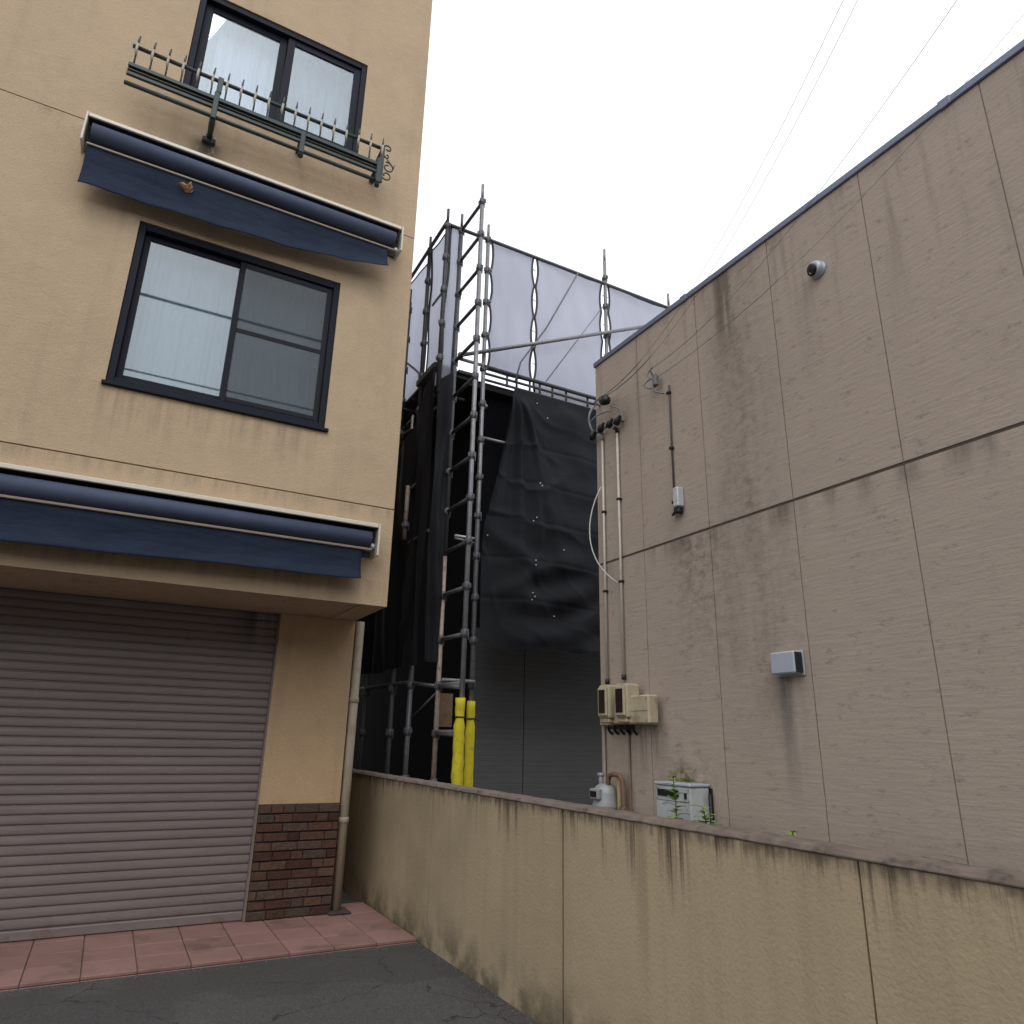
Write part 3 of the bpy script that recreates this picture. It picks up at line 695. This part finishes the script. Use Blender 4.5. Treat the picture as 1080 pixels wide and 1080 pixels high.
for z in (3.93, 3.5, 3.10):
    b = nb(); box(b, XW - .028, XW - .001, 3.466, 3.496, z, z + .02, .003); obj('clip', b, 'black', ld)
b = nb(); box(b, XW - .06, XW - .001, 3.395, 3.448, 3.055, 3.195, .008); obj('box', b, 'heater', pt)
b = nb()
tube(b, scroll(0, 0, .03, .95, 0, 1), .007, 6)
for v in b.verts:
    x, y, z = v.co; v.co = (XW - .04 + (y - YR) * .5, 3.425 + x, 3.035 + z)
tube(b, bez((XW - .014, 3.482, 3.04), (XW - .05, 3.49, 3.0), (XW - .05, 3.44, 3.0), (XW - .04, 3.43, 3.06)), .009, 6)
box(b, XW - .055, XW - .005, 3.40, 3.44, 3.01, 3.05, .01)
obj('coil', b, 'black', pt)
# round exhaust cap
vc = thing('exhaust_vent', (XW, 2.19, 4.15), 'round white exhaust cap with dark mouth high on the beige wall', 'exhaust vent')
b = nb(); lathe(b, (XW - .001, 2.19, 4.15), (-1, 0, 0), [(0, .0), (.0005, .052), (.008, .052), (.011, .047), (.034, .046), (.044, .041), (.05, .032)], 24); obj('hood', b, 'grey_metal', vc)
b = nb(); lathe(b, (XW - .044, 2.197, 4.142), (-1, .25, -.32), [(0, .0), (.001, .036), (.008, .036), (.012, .029), (.014, .0)], 20); obj('mouth', b, 'black', vc)
# square vent hood
vh = thing('vent_hood', (XW, 2.66, 1.9), 'square pale grey vent hood with dark side standing off the beige wall', 'vent hood')
b = nb(); box(b, XW - .07, XW - .012, 2.575, 2.735, 1.908, 2.024, .008); box(b, XW - .012, XW - .001, 2.565, 2.745, 1.90, 2.03, .003); obj('body', b, 'grey_metal', vh)
b = nb(); box(b, XW - .064, XW - .015, 2.5705, 2.5745, 1.914, 2.018)
for k in range(7): box(b, XW - .062, XW - .017, 2.567, 2.570, 1.918 + k * .0145, 1.925 + k * .0145)
obj('louvre', b, 'vent_shade', vh)
# electric meters on their board
bd = thing('meter_board', (XW, 4.0, 1.65), 'tan mounting board with stepped breaker case behind the electric meters', 'board')
b = nb(); box(b, XW - .04, XW - .001, 3.77, 4.36, 1.655, 1.84, .006); obj('board', b, 'meter_board', bd)
b = nb(); box(b, XW - .125, XW - .041, 3.70, 3.93, 1.662, 1.845, .01); box(b, XW - .105, XW - .041, 3.93, 4.14, 1.665, 1.73, .008); bc = obj('breaker_case', b, 'meter', bd)
b = nb(); box(b, XW - .1265, XW - .1245, 3.715, 3.915, 1.742, 1.745); obj('case_seam', b, 'lead', bc)
for zz in (1.685, 1.82):
    b = nb(); lathe(b, (XW - .125, 3.725, zz), (-1, 0, 0), [(0, .005), (.003, .005), (.004, 0)], 8); obj('screw', b, 'galv', bc)
b = nb()
for k in range(5): tube(b, bez((XW - .05, 3.96 + k * .07, 1.657), (XW - .055, 3.965 + k * .07, 1.635), (XW - .03, 3.97 + k * .07, 1.61), (XW - .006, 3.985 + k * .068, 1.60), 8), .009, 6)
box(b, XW - .05, XW - .004, 4.0, 4.25, 1.632, 1.654, .006)
obj('leads', b, 'black', bd)
def meter(y0, y1, lab):
    m = thing('electric_meter', (XW - .08, (y0 + y1) / 2, 1.71), lab, 'electric meter', 'electric meters on the beige wall')
    b = nb(); box(b, XW - .155, XW - .042, y0, y1, 1.70, 1.925, .014, 2); box(b, XW - .17, XW - .155, y0 + .012, y1 - .012, 1.715, 1.905, .005); obj('case', b, 'meter', m)
    b = nb(); box(b, XW - .173, XW - .1695, y0 + .028, y1 - .028, 1.735, 1.89, .0); obj('window', b, 'dial', m)
    b = nb(); box(b, XW - .15, XW - .06, y0 + .015, y1 - .015, 1.672, 1.698, .006); obj('terminal_cover', b, 'meter', m)
meter(4.085, 4.21, 'cream electric meter with dark window, the farther of two on the tan board')
meter(3.885, 4.015, 'cream electric meter with dark window, the nearer one beside the breaker case')
b = nb(); tube(b, [(XW - .012, 4.06, .5), (XW - .012, 4.06, 1.63)], .008, 8); tag(obj('riser_pipe', b, 'riser'), 'thin tan riser pipe below the electric meters', 'pipe')
b = nb(); tube(b, [(XW - .015, 4.34, .5), (XW - .015, 4.34, 1.65)], .010, 8); tag(obj('riser_pipe', b, 'pvc'), 'cream riser pipe rising behind the gas meter near the wall corner', 'pipe')
# gas meter
gm = thing('gas_meter', (XW - .14, 4.25, .9), 'grey gas meter with a rounded case at the foot of the beige wall', 'gas meter')
b = nb(); lathe(b, (XW - .105, 4.215, .96), (0, 0, 1), [(0, .07), (.02, .082), (.15, .084), (.165, .092), (.18, .092), (.195, .084), (.25, .082), (.285, .074), (.305, .055), (.315, .03)], 24); obj('case', b, 'gas_grey', gm)
b = nb(); box(b, XW - .205, XW - .165, 4.165, 4.265, 1.175, 1.245, .010, 2); obj('index_box', b, 'gas_grey', gm)
b = nb(); tube(b, [(XW - .105, 4.26, 1.24), (XW - .105, 4.262, 1.30), (XW - .105, 4.265, 1.335)], .017, 10); lathe(b, (XW - .105, 4.264, 1.318), (0, 0, 1), [(0, .018), (.002, .026), (.022, .026), (.024, .018)], 6); obj('inlet', b, 'gas_grey', gm)
b = nb(); box(b, XW - .2075, XW - .2052, 4.18, 4.25, 1.192, 1.228); obj('counter', b, 'dial', gm)
b = nb()
tube(b, [(XW - .105, 4.18, 1.25), (XW - .105, 4.18, 1.30), (XW - .102, 4.165, 1.33), (XW - .10, 4.13, 1.34), (XW - .09, 4.07, 1.335), (XW - .085, 4.045, 1.30), (XW - .085, 4.045, .6)], .017, 10)
tube(b, [(XW - .085, 4.01, 1.12), (XW - .085, 4.07, 1.12)], .024, 8)
gp = tag(obj('gas_pipe', b, 'gas_pipe'), 'rusty brown gas pipe bending over beside the grey gas meter', 'pipe')
b = nb(); tube(b, [(XW - .06, 4.11, .6), (XW - .06, 4.11, 1.295), (XW - .06, 4.12, 1.31)], .021, 10); tag(obj('lagged_pipe', b, 'wrap'), 'tan lagged pipe standing between the gas meter and the brown pipe', 'pipe')
# water heater
wh = thing('water_heater', (XW - .09, 3.46, .7), 'pale grey outdoor water heater with dark exhaust slot behind the low wall', 'water heater')
b = nb(); box(b, XW - .16, XW - .012, 3.315, 3.62, .72, 1.305, .01, 2); hb = obj('body', b, 'heater', wh)
b = nb(); box(b, XW - .1612, XW - .1592, 3.325, 3.61, 1.222, 1.225); obj('panel_seam', b, 'lead', hb)
for yy_ in (3.33, 3.605):
    for zz in (1.232, 1.29):
        b = nb(); lathe(b, (XW - .160, yy_, zz), (-1, 0, 0), [(0, .004), (.0025, .004), (.003, 0)], 8); obj('screw', b, 'galv', hb)
b = nb(); box(b, XW - .166, XW - .006, 3.309, 3.626, 1.3055, 1.325, .006); obj('top_cap', b, 'grey_metal', wh)
b = nb(); box(b, XW - .166, XW - .1595, 3.41, 3.60, 1.245, 1.285, .003); box(b, XW - .164, XW - .1595, 3.345, 3.365, 1.24, 1.275, .004); obj('exhaust_slot', b, 'black', wh)
b = nb(); box(b, XW - .011, XW - .001, 3.30, 3.63, .74, 1.30); tube(b, [(XW - .02, 3.302, .7), (XW - .02, 3.302, 1.27)], .009, 6); obj('mounting_edge', b, 'black', wh)
# lumpy moss tuft on top
b = nb()
rnd = random.Random(4)
for k in range(130):
    a = rnd.uniform(0, 6.28); y = 3.50 + rnd.gauss(0, .05); z = 1.325 + abs(rnd.gauss(0, .009)) * max(0, 1 - abs(y - 3.5) * 6) ; x = XW - .003 - rnd.random() * .05
    p = Vector((x, y, z)); d = Vector((rnd.uniform(-1, 0), rnd.uniform(-1, 1), rnd.uniform(.2, 1))).normalized() * .016; s_ = d.orthogonal().normalized() * .005
    b.faces.new([b.verts.new(v) for v in (p - s_, p + s_, p + d)])
o = tag(obj('moss', b, simple('moss_green', (.085, .10, .02), .95, var=.4, sc=60)), 'olive moss tuft growing on top of the water heater', 'moss')

# ------------------------------------------------------------------ weeds behind the wall
def weed(base, h, nleaf, ll, lean, seed, label):
    rnd = random.Random(seed)
    w = thing('weed', base, label, 'weed', 'weeds behind the low wall')
    B = Vector(base); L = Vector(lean)
    path = [B + L * (t * t) + Vector((.012 * math.sin(t * 7 + seed), .012 * math.cos(t * 5), h * t)) for t in [k / 10 for k in range(11)]]
    b = nb(); tube(b, path, [.007 * (1 - .6 * k / 10) for k in range(11)], 6); obj('stem', b, 'stem', w)
    b = nb()
    for k in range(nleaf):
        t = .5 + .5 * k / (nleaf - 1); i = min(9, int(t * 10)); p = path[i].lerp(path[i + 1], t * 10 - i)
        a = k * 2.4 + rnd.uniform(-.3, .3); l = ll * (1.25 - .6 * t) * rnd.uniform(.8, 1.2)
        d = Vector((math.cos(a), math.sin(a), .55)); s_ = Vector((-math.sin(a), math.cos(a), 0)); 
        def lf(u, v):
            wv = l * .34 * math.sin(math.pi * (.04 + .95 * u) ** .8) * (v - .5) * 2
            return p + d * (l * u) + Vector((0, 0, -l * .45 * u * u + abs(v - .5) * .25 * l * .3)) + s_ * wv
        sheet(b, lf, 6, 2)
    obj('leaves', b, 'leaf', w)
weed((2.83, 3.25, .5), .86, 34, .095, (0, .03, 0), 1, 'tall green weed in front of the water heater')
weed((2.85, 3.04, .5), .72, 36, .105, (.02, .05, 0), 2, 'shorter bushy green weed just right of the water heater')
weed((2.62, 2.98, .5), .68, 22, .085, (0, .06, 0), 5, 'low green weed sprig at the foot of the water heater')
weed((2.60, 2.26, .5), .70, 26, .075, (0, 0, 0), 3, 'small green sprig peeking over the coping below the square vent hood')

# ================================================================== HOUSE BEHIND
HX, HY = 3.50, 7.30
hs_ = thing('house', (6, 9, .5), 'grey sided house wrapped in scaffolding and charcoal sheets', 'house')
b = nb()
z = .5
vs = []
zz = .5; pr = []
while zz < 2.75:
    pr += [(HY, zz), (HY - .0022, zz + .004), (HY - .0022, zz + .054)]; zz += .058
for seg in ((HX, 4.145), (4.155, 6.6)):
    a = [[b.verts.new((x, y, z_)) for y, z_ in pr] for x in seg]
    for i in range(len(pr) - 1): b.faces.new((a[0][i], a[1][i], a[1][i + 1], a[0][i + 1]))
obj('front_siding', b, 'siding', hs_)
b = nb(); box(b, HX + .001, 6.6, HY + .004, 13.9, .5, 5.72); obj('wall', b, 'house_shade', hs_)
b = nb(); box(b, HX - .4, 6.9, HY - .12, 14.2, 5.722, 5.80, .005); ev = obj('eave', b, 'eave', hs_)
b = nb()
v = [b.verts.new(p) for p in ((HX - .42, HY - .14, 5.801), (6.92, HY - .14, 5.801), (6.92, 14.22, 5.801), (HX - .42, 14.22, 5.801), (4.9, 9.5, 6.38), (4.9, 12, 6.38))]
for f in ((0, 1, 4), (1, 2, 5, 4), (2, 3, 5), (3, 0, 4, 5), (3, 2, 1, 0)): b.faces.new([v[i] for i in f])
obj('roof', b, 'roof', hs_)

# ================================================================== SCAFFOLD
YS = 6.62
sc = thing('scaffold', (3.2, 6.6, .5), 'tall wedge lock tube scaffold with ladder like rungs in front of the sheeted house', 'scaffold')
b = nb()
lathe(b, (0, 0, 0), (0, 0, 1), [(-.048, .026), (-.042, .033), (-.01, .034), (.03, .033), (.038, .026)], 10)
for k in range(4):
    a = k * math.pi / 2 + .4; cx, cy = .036 * math.cos(a), .036 * math.sin(a)
    box(b, cx - .011, cx + .011, cy - .011, cy + .011, -.028, .022, .005)
box(b, .030, .040, -.005, .005, -.062, .04, .002)
cpl = obj('coupler', b, 'galv_dark_shaded'); first = [True]
def post(x, y, z0, ztop, mat='galv', off=0.0, lo=None, pin=True):
    b = nb(); tube(b, [(x, y, z0), (x, y, ztop - .2 if pin else ztop)], .0243, 10)
    if pin: tube(b, [(x, y, ztop - .2), (x, y, ztop)], .018, 8)
    p = obj('post', b, mat, sc)
    z = 7.44 + off
    while z > max(z0, lo or 1.0) + .1:
        if z < ztop - .05:
            if first[0]:
                first[0] = False; cpl.parent = p; cpl.location = Vector((x, y, z)) - wloc(p)
            else:
                c = copy_part(cpl, p, (x, y, z)); c.rotation_euler.z = random.uniform(-.3, .3)
        z -= .45
    return p
XA, YB = 2.79, 6.05
post(2.605, YS, 5.2, 7.68, 'steel_dark_shaded'); post(XA, YS, 3.35, 7.68, 'galv_dark_shaded'); post(XA, YS, .5, 3.349, 'galv_rust', pin=False); post(XA, YB, .5, 7.68, lo=1.95); post(3.155, YS, .5, 7.68, off=.02, lo=1.95)
post(4.935, YS, 2.4, 8.02, off=.12); post(6.05, YS, 2.4, 7.7)
post(2.62, 7.22, 5.0, 7.70, 'steel_dark_shaded', off=.05); post(2.62, 7.86, 5.0, 7.3, 'steel_dark_shaded'); post(2.62, 8.6, 5.0, 7.3, 'steel_dark_shaded')  # side row: backlit silhouette put into the colour
post(2.62, 6.93, .5, 2.27, 'galv_dark_shaded', off=.02, pin=False); post(2.62, 7.46, .5, 2.25, 'steel_dark_shaded', pin=False); post(2.62, 8.40, .5, 2.25, 'steel_dark_shaded', pin=False)  # low posts in the passage: shade put into the darker colours
post(2.53, 7.17, 3.62, 4.25, 'galv_rust', off=-.05, pin=False)
def rod(name, p0, p1, r=.0213, mat='galv', cl=False):
    b = nb(); tube(b, [p0, p1], r, 8)
    if cl:
        for p in (p0, p1):
            P = Vector(p); box(b, P.x - .03, P.x + .03, P.y - .03, P.y + .03, P.z - .028, P.z + .028, .006)
    return obj(name, b, mat, sc)
for k in range(14):
    z = 7.44 - .45 * k
    rod('rung', (XA, YB + .04, z - .01), (XA, YS - .04, z + .0), .0205, 'galv_dark_shaded' if k < 10 else 'galv')  # upper rungs take the darker backlit colour
rod('ledger', (2.60, YS - .01, 7.455), (7.0, YS - .01, 7.455), .022, 'galv_dark_shaded')
rod('ledger', (XA, YS - .01, 5.69), (3.155, YS - .01, 5.69), .02)
rod('ledger', (3.15, YS - .02, 5.675), (7.0, YS - .02, 5.675), .024, 'steel_dark_shaded')
rod('ledger', (3.15, YS + .0, 5.60), (7.0, YS + .0, 5.60), .016, 'steel_dark_shaded')
rod('ledger', (3.15, YS + .0, 5.52), (7.0, YS + .0, 5.52), .016, 'steel_dark_shaded')
for x in (3.47, 3.60, 3.78, 3.92, 4.1, 4.3, 4.62, 4.95, 5.3): rod('connector', (x, YS, 5.505), (x, YS, 5.68), .014, 'steel_dark_shaded')
rod('ledger', (3.155, YS - .02, 4.775), (3.9, YS - .02, 4.775), .018)
rod('ledger', (3.15, YB + .5, 2.09), (XA, YB + .5, 2.09), .02)
rod('ledger', (2.60, YS, 7.50), (2.62, 9.4, 7.47), .024, 'steel_dark_shaded'); rod('ledger', (2.57, YS, 7.43), (2.58, 9.4, 7.40), .02, 'steel_dark_shaded')
rod('ledger', (2.62, 6.9, 2.08), (2.62, 9.4, 2.10), .022, 'steel_dark_shaded'); rod('ledger', (2.62, YS, 6.55), (2.62, 7.0, 6.55), .015)
rod('ledger', (XA, YS, 2.03), (2.62, 6.93, 2.07), .02, 'galv_dark_shaded'); rod('ledger', (XA, YB + .04, 2.0), (XA, YS - .04, 2.04), .024)
rod('ledger', (XA, YS, 1.6), (XA, YB, 1.6), .022)
rod('brace', (2.84, YS - .05, 5.715), (5.85, YS - .05, 7.11), .0243, 'galv', True)
rod('brace', (2.78, YS + .02, 1.97), (2.65, 6.91, 1.74), .010, 'galv_dark_shaded')
for y0, y1, z0, z1 in ((7.0, 9.3, 5.5, 7.3),): rod('brace', (2.68, y0, z0), (2.68, y1, z1), .015)
rod('ledger', (2.60, YS, 3.60), (2.60, 9.4, 3.60), .02, 'steel_dark_shaded'); rod('ledger', (2.58, 7.0, 4.25), (2.60, 7.4, 4.25), .018)
rod('rung', (2.90, YS + .02, 3.60), (3.13, YS + .02, 3.60), .014, 'tie'); rod('rung', (2.90, YS + .02, 3.57), (3.13, YS + .02, 3.55), .014, 'galv')
# walkway decks
b = nb()
for x0, x1 in ((2.66, 2.88), (2.90, 3.12)):
    box(b, x0, x1, 6.75, 9.3, 5.60, 5.64, .004)
    for k in range(7): box(b, x0 + .01, x1 - .01, 6.8 + k * .4, 6.84 + k * .4, 5.56, 5.60)
obj('deck', b, 'steel_dark_shaded', sc)
for y in (7.24, 7.86, 8.6):
    b = nb(); tube(b, [(2.62, y, 5.53), (3.2, y, 5.53)], .022, 8); tube(b, [(2.62, y, 5.15), (3.05, y, 5.52)], .018, 8); obj('deck_bracket', b, 'steel_dark_shaded', sc)
b = nb(); tube(b, [(2.605, 6.72, 5.60), (2.62, 6.95, 5.63), (2.62, 7.3, 5.60)], .035, 8); box(b, 2.57, 2.66, 6.74, 7.26, 5.55, 5.63, .01); obj('deck_bracket', b, 'steel_dark_shaded', sc)
b = nb(); box(b, 2.57, 2.585, 7.30, 7.34, 5.02, 5.20, .003); obj('bracket_plate', b, 'tie', sc)
rod('tie_bolt', (3.32, 6.95, 5.33), (3.34, 6.9, 5.36), .03, 'galv_rust')
# brown board between the corner posts
b = nb(); box(b, 2.895, 3.08, 6.90, 6.915, 1.655, 1.985, .002); tag(obj('plywood_board', b, 'ply'), 'small brown plywood board tied between the scaffold posts beside the yellow pads', 'board')
# yellow pads
def pad(x, y, z0, z1, r0, label, seed, rmid):
    rnd = random.Random(seed); p = thing('post_pad', (x, y, z0), label, 'post pad', 'yellow pads on the scaffold posts')
    b = nb(); prof = []
    zt = z1 - .17
    for k in range(22):
        z = z0 + (z1 - z0) * k / 21; d = abs(z - zt)
        r = rmid + (r0 - rmid) * (k / 21) + rnd.uniform(-.0035, .0035)
        if d < .03: r = .038
        prof.append((z - z0, r))
    tube(b, [(x + rnd.uniform(-.003, .003), y + rnd.uniform(-.003, .003), z0 + d) for d, r in prof], [r for d, r in prof], 14)
    f = obj('foam', b, 'yellow', p)
    b = nb(); lathe(b, (x, y, zt - .008), (0, 0, 1), [(0, .040), (.004, .044), (.012, .044), (.016, .040)], 12)
    tube(b, [(x + .04, y - .01, zt), (x + .07, y - .02, zt - .01), (x + .10, y - .02, zt - .025)], .004, 5); obj('strap', b, 'black', p)
pad(2.775, YB, .62, 1.90, .047, 'fatter yellow foam pad strapped round the front scaffold post', 1, .06)
pad(3.155, YS, .62, 1.905, .046, 'slimmer yellow foam pad strapped round the scaffold post beside the grey siding', 2, .050)

# ------------------------------------------------------------------ sheets
def white_sheet(name, P, uw, label, seed, pinchL=True, pinchR=True, zlo=5.69, zhi=7.485):
    rnd = random.Random(seed); ph = [rnd.uniform(0, 6) for _ in range(6)]
    t = thing(name, P(uw / 2, zlo, 0), label, 'mesh sheet', 'white mesh sheets round the scaffold')
    def ed(z):                                              # hem bows inwards between its ties
        return .030 * abs(math.sin((z - 5.69) / .45 * math.pi)) ** .8
    def f(u, v):
        z = zlo + (zhi - zlo) * v
        l = ed(z) if pinchL else 0; r = uw - (ed(z) if pinchR else 0)
        x = l + (r - l) * u
        d = .022 * math.sin(x * 4 + ph[0] + z * 1.3) + .007 * math.sin(x * 2 - z * 5 + ph[1]) + .003 * math.sin(x * 19 + z * 7 + ph[2])
        d += .02 * math.sin(math.pi * u) * math.sin(math.pi * v)
        return P(x, z , d)
    b = nb(); sheet(b, f, 40, 48); obj('fabric', b, 'net_w', t)
    b = nb()
    for side in (0, 1):
        tube(b, [f(side, k / 48) for k in range(49)], .014, 6)
    tube(b, [f(k / 40, 1) for k in range(41)], .011, 6); tube(b, [f(k / 40, 0) for k in range(41)], .008, 6)
    obj('hem', b, 'hem', t)
    b = nb()
    z = zlo + .02
    while z < zhi:
        for u0, s_ in ((0, -1), (uw, 1)):
            if (s_ < 0 and pinchL) or (s_ > 0 and pinchR):
                tube(b, [P(u0 - s_ * .01, z, -.01), P(u0 + s_ * .03, z + .01, -.012)], .006, 5)
        z += .45
    if len(b.verts): obj('lacing', b, 'tie', t)
    else: b.free()
PX = lambda x0: (lambda u, z, d: (x0 + u, YS + .035 + d, z))
PY = lambda y0: (lambda u, z, d: (2.65 + d, y0 + u, z))
white_sheet('mesh_sheet', PX(2.63), .15, 'narrow white mesh strip between the corner post and the ladder posts', 1, False, False, 5.35)
white_sheet('mesh_sheet', PX(3.225), .605, 'white mesh sheet right of the ladder posts, up to the laced gap', 2)
white_sheet('mesh_sheet', PX(3.85), 1.06, 'wide white mesh sheet between the laced gap and the tallest single post', 3, zlo=5.46)
white_sheet('mesh_sheet', PX(4.985), 1.9, 'white mesh sheet running behind the parapet of the concrete building', 4, zlo=5.46)
white_sheet('mesh_sheet', PY(6.64), .56, 'white mesh sheet on the scaffold side just left of the corner post', 5, False, False, 5.35)
white_sheet('mesh_sheet', PY(7.24), 2.1, 'white mesh sheet on the scaffold side beside the cream building edge', 6, False, False, 5.62, 7.42)

def sm(x): x = max(0, min(1, x)); return x * x * (3 - 2 * x)
tt = thing('dark_sheet', (4.4, YS - .03, 2.5), 'wrinkled charcoal mesh sheet hung over the front of the scaffold, gathered at its top left', 'mesh sheet', 'charcoal sheets round the scaffold')
AP = (3.56, 5.50)
def dsh(u, v):
    z = 5.50 - 3.03 * v
    if z > 3.7: xl = 3.17 + .38 * ((z - 3.7) / 1.8) ** .9
    else: xl = 3.185
    x = xl + (6.4 - xl) * (u ** 1.35)
    r = math.hypot(x - AP[0], z - AP[1]) + 1e-4; a = math.atan2(x - AP[0], AP[1] - z)
    fan = math.exp(-((a - .02) / .34) ** 2) * sm(r / .5) * math.exp(-r * .42)
    d = -.17 * fan * (.55 + .45 * math.sin(a * 21 + .6)) - .03 * fan * math.sin(a * 47)
    # a loose overlap falling from the same point to the right
    fold = math.exp(-((x - (3.66 + .02 * math.sin(z * 2) + (5.5 - z) * .13)) / .07) ** 2) * sm((5.5 - z) / .3) * sm((z - 3.2) / .6)
    d -= .075 * fold
    # diagonal drags and swags above the lower edge
    lo = math.exp(-((z - 2.95) / .5) ** 2)
    d -= .032 * lo * math.sin((z - .22 * (x - 4) + .05 * math.sin(x * 5)) * 15) * sm((x - 3.3) / .5)
    d -= .05 * math.exp(-((z - 3.55 + .55 * (x - 3.5)) / .12) ** 2) * math.exp(-((x - 3.6) / .5) ** 2)
    d -= .05 * math.exp(-((z - 3.05 - .5 * (x - 3.4)) / .10) ** 2) * math.exp(-((x - 3.7) / .35) ** 2)
    d += .012 * math.sin(z * 14 + x * 1.5) * sm((x - 3.9) / .4) + .008 * math.sin(x * 9 + z * 3)
    # tight horizontal lines where the sheet is tied to the ledgers
    for zt in (4.77, 4.3, 3.85, 3.4, 2.95): d += .009 * math.exp(-((z - zt - .03 * math.sin(x * 2)) / .016) ** 2)
    n1 = mnoise.noise(Vector((x * 1.6 + z * .6, z * 1.3, 3.1))); n2 = mnoise.noise(Vector((x * 1.2 + z * 1.0, z * 1.3 - x * .9, 9.0))); n3 = mnoise.noise(Vector((x * 6, z * 5, 1.0)))
    d += .035 * n1 - .024 * (1 - min(1, abs(n2) * 3.5)) ** 2 - .008 * (1 - min(1, abs(n1) * 4)) ** 2 + .004 * n3
    edge = sm(v * 12) ; zz = z + .03 * math.sin(x * 8 + 1) * sm((v - .9) * 10) + .02 * math.sin(x * 3.1) * sm((v - .9) * 10)
    return (x, YS - .045 + d * edge, zz)
b = nb(); sheet(b, dsh, 190, 170); fab = obj('fabric', b, 'tarp', tt)
b = nb(); box(b, -.006, .006, -.008, .008, -.007, .007, .003); tie0 = obj('tie', b, 'tie')
TIES = ((3.85, 5.36), (3.99, 5.2), (3.86, 4.33), (3.88, 4.30), (3.83, 3.92), (3.80, 3.88), (3.81, 3.42), (3.80, 3.36), (3.79, 3.06), (3.81, 3.02), (3.77, 2.98), (4.12, 2.85), (4.2, 3.6), (3.24, 3.63))
fab.update_tag(); vv = [v.co + Vector(tt.location) for v in fab.data.vertices]
for i, (x, z) in enumerate(TIES):
    y = min(vv, key=lambda v: (v.x - x) ** 2 + (v.z - z) ** 2).y
    o = tie0 if i == 0 else tie0.copy()
    if i: COL.objects.link(o)
    o.parent = tt; o.location = Vector((x, y - .006, z)) - tt.location
b = nb(); tube(b, sag((3.9, YS - .06, 2.60), (6.2, YS - .06, 2.45), .02), .006, 6); obj('edge_rope', b, 'tie', tt)
ts_ = thing('dark_sheet', (2.58, 8, 2.3), 'charcoal mesh sheet along the passage side of the scaffold, sloping at its top', 'mesh sheet', 'charcoal sheets round the scaffold')
def lsh(u, v):
    y = 6.60 + 3.6 * u; top = 5.48 - .35 * sm((y - 6.7) / .7) - .32 * (y - 6.6) * .6; bot = 2.24 - .02 * math.sin(y * 5)
    z = top + (bot - top) * v
    d = .03 * math.sin(y * 6 + z * .8) * sm(v * 3 + .1) + .02 * math.sin(y * 13 - z * 2.2) - .05 * math.exp(-((y - 6.85 - (5.4 - z) * .12) / .06) ** 2)
    return (2.575 + d, y, z)
b = nb(); sheet(b, lsh, 110, 90); obj('fabric', b, 'tarp', ts_)
tc = thing('dark_sheet', (2.7, YS, 2.3), 'narrow charcoal mesh strip turned round the scaffold corner left of the ladder', 'mesh sheet', 'charcoal sheets round the scaffold')
def csh(u, v):
    x = 2.60 + .165 * u; top = 5.35 + .13 * u; z = top + (2.26 - top) * v
    return (x, YS - .03 + (.026 * math.sin(x * 46 + 1.6 * math.sin(z * 2.1)) + .03 * mnoise.noise(Vector((x * 9, z * 2.2, 5.0)))) * sm(v * 4) - .02 * math.sin(z * 3 + x * 20), z)
b = nb(); sheet(b, csh, 16, 80); obj('fabric', b, 'tarp', tc)
# ropes in front of and behind the white sheets
b = nb(); tube(b, [(3.55, YS - .06, 5.58), (3.62, YS - .05, 5.85), (4.0, YS - .02, 6.47), (4.47, YS - .04, 7.44)], .011, 6); tag(obj('rope', b, 'rope'), 'dark rope running diagonally across the white sheet from the gathered dark sheet', 'rope')
b = nb(); tube(b, [(4.02, YS + .018, 5.74), (4.90, YS + .018, 7.1)], .006, 6); tag(obj('rope', b, 'cable_g'), 'thin faint line slanting across the white sheet beside the tallest post', 'rope')

# street wires behind the viewpoint, mirrored in the panes
for k, (y, z, r) in enumerate(((-5.0, 11.75, .035), (-5.2, 9.85, .022), (-4.8, 9.35, .022))):
    b = nb(); tube(b, sag((-30, y, z), (30, y - .6, z + .3), .5), r, 6)
    tag(obj('street_wire', b, 'cable'), 'black utility wire along the street, reflected in the window panes', 'cable', 'street wires')

# unseen row added across the street to shade the lower storeys
ob = thing('unseen_shade_building', (0, -9, 0), 'unseen two storey brown building added behind the viewpoint to shade the street', 'building')
b = nb()
facade(b, lambda u, v, d: (u, -8.6 - d, v), (-22, 24), (.0, 6.6), [(x, x + 1.8, z, z + 1.2) for x in range(-20, 23, 4) for z in (1.0, 4.0)], gv=[(3.2, 3.23)], reveal=.12)
q(b, (-22, -8.6, 0), (-22, -18, 0), (-22, -18, 6.6), (-22, -8.6, 6.6)); q(b, (24, -8.6, 0), (24, -18, 0), (24, -18, 6.6), (24, -8.6, 6.6)); q(b, (-22, -18, 0), (24, -18, 0), (24, -18, 6.6), (-22, -18, 6.6)); q(b, (-22, -8.6, 6.6), (24, -8.6, 6.6), (24, -18, 6.6), (-22, -18, 6.6))
obj('wall', b, simple('brown_street_render', (.16, .135, .115), .9), ob)
for x in range(-20, 23, 4):
    for z in (1.0, 4.0):
        b = nb(); box(b, x + .01, x + 1.79, -8.66, -8.64, z + .01, z + 1.19); box(b, x + .87, x + .93, -8.639, -8.62, z + .01, z + 1.19); obj('window', b, 'dial', ob)
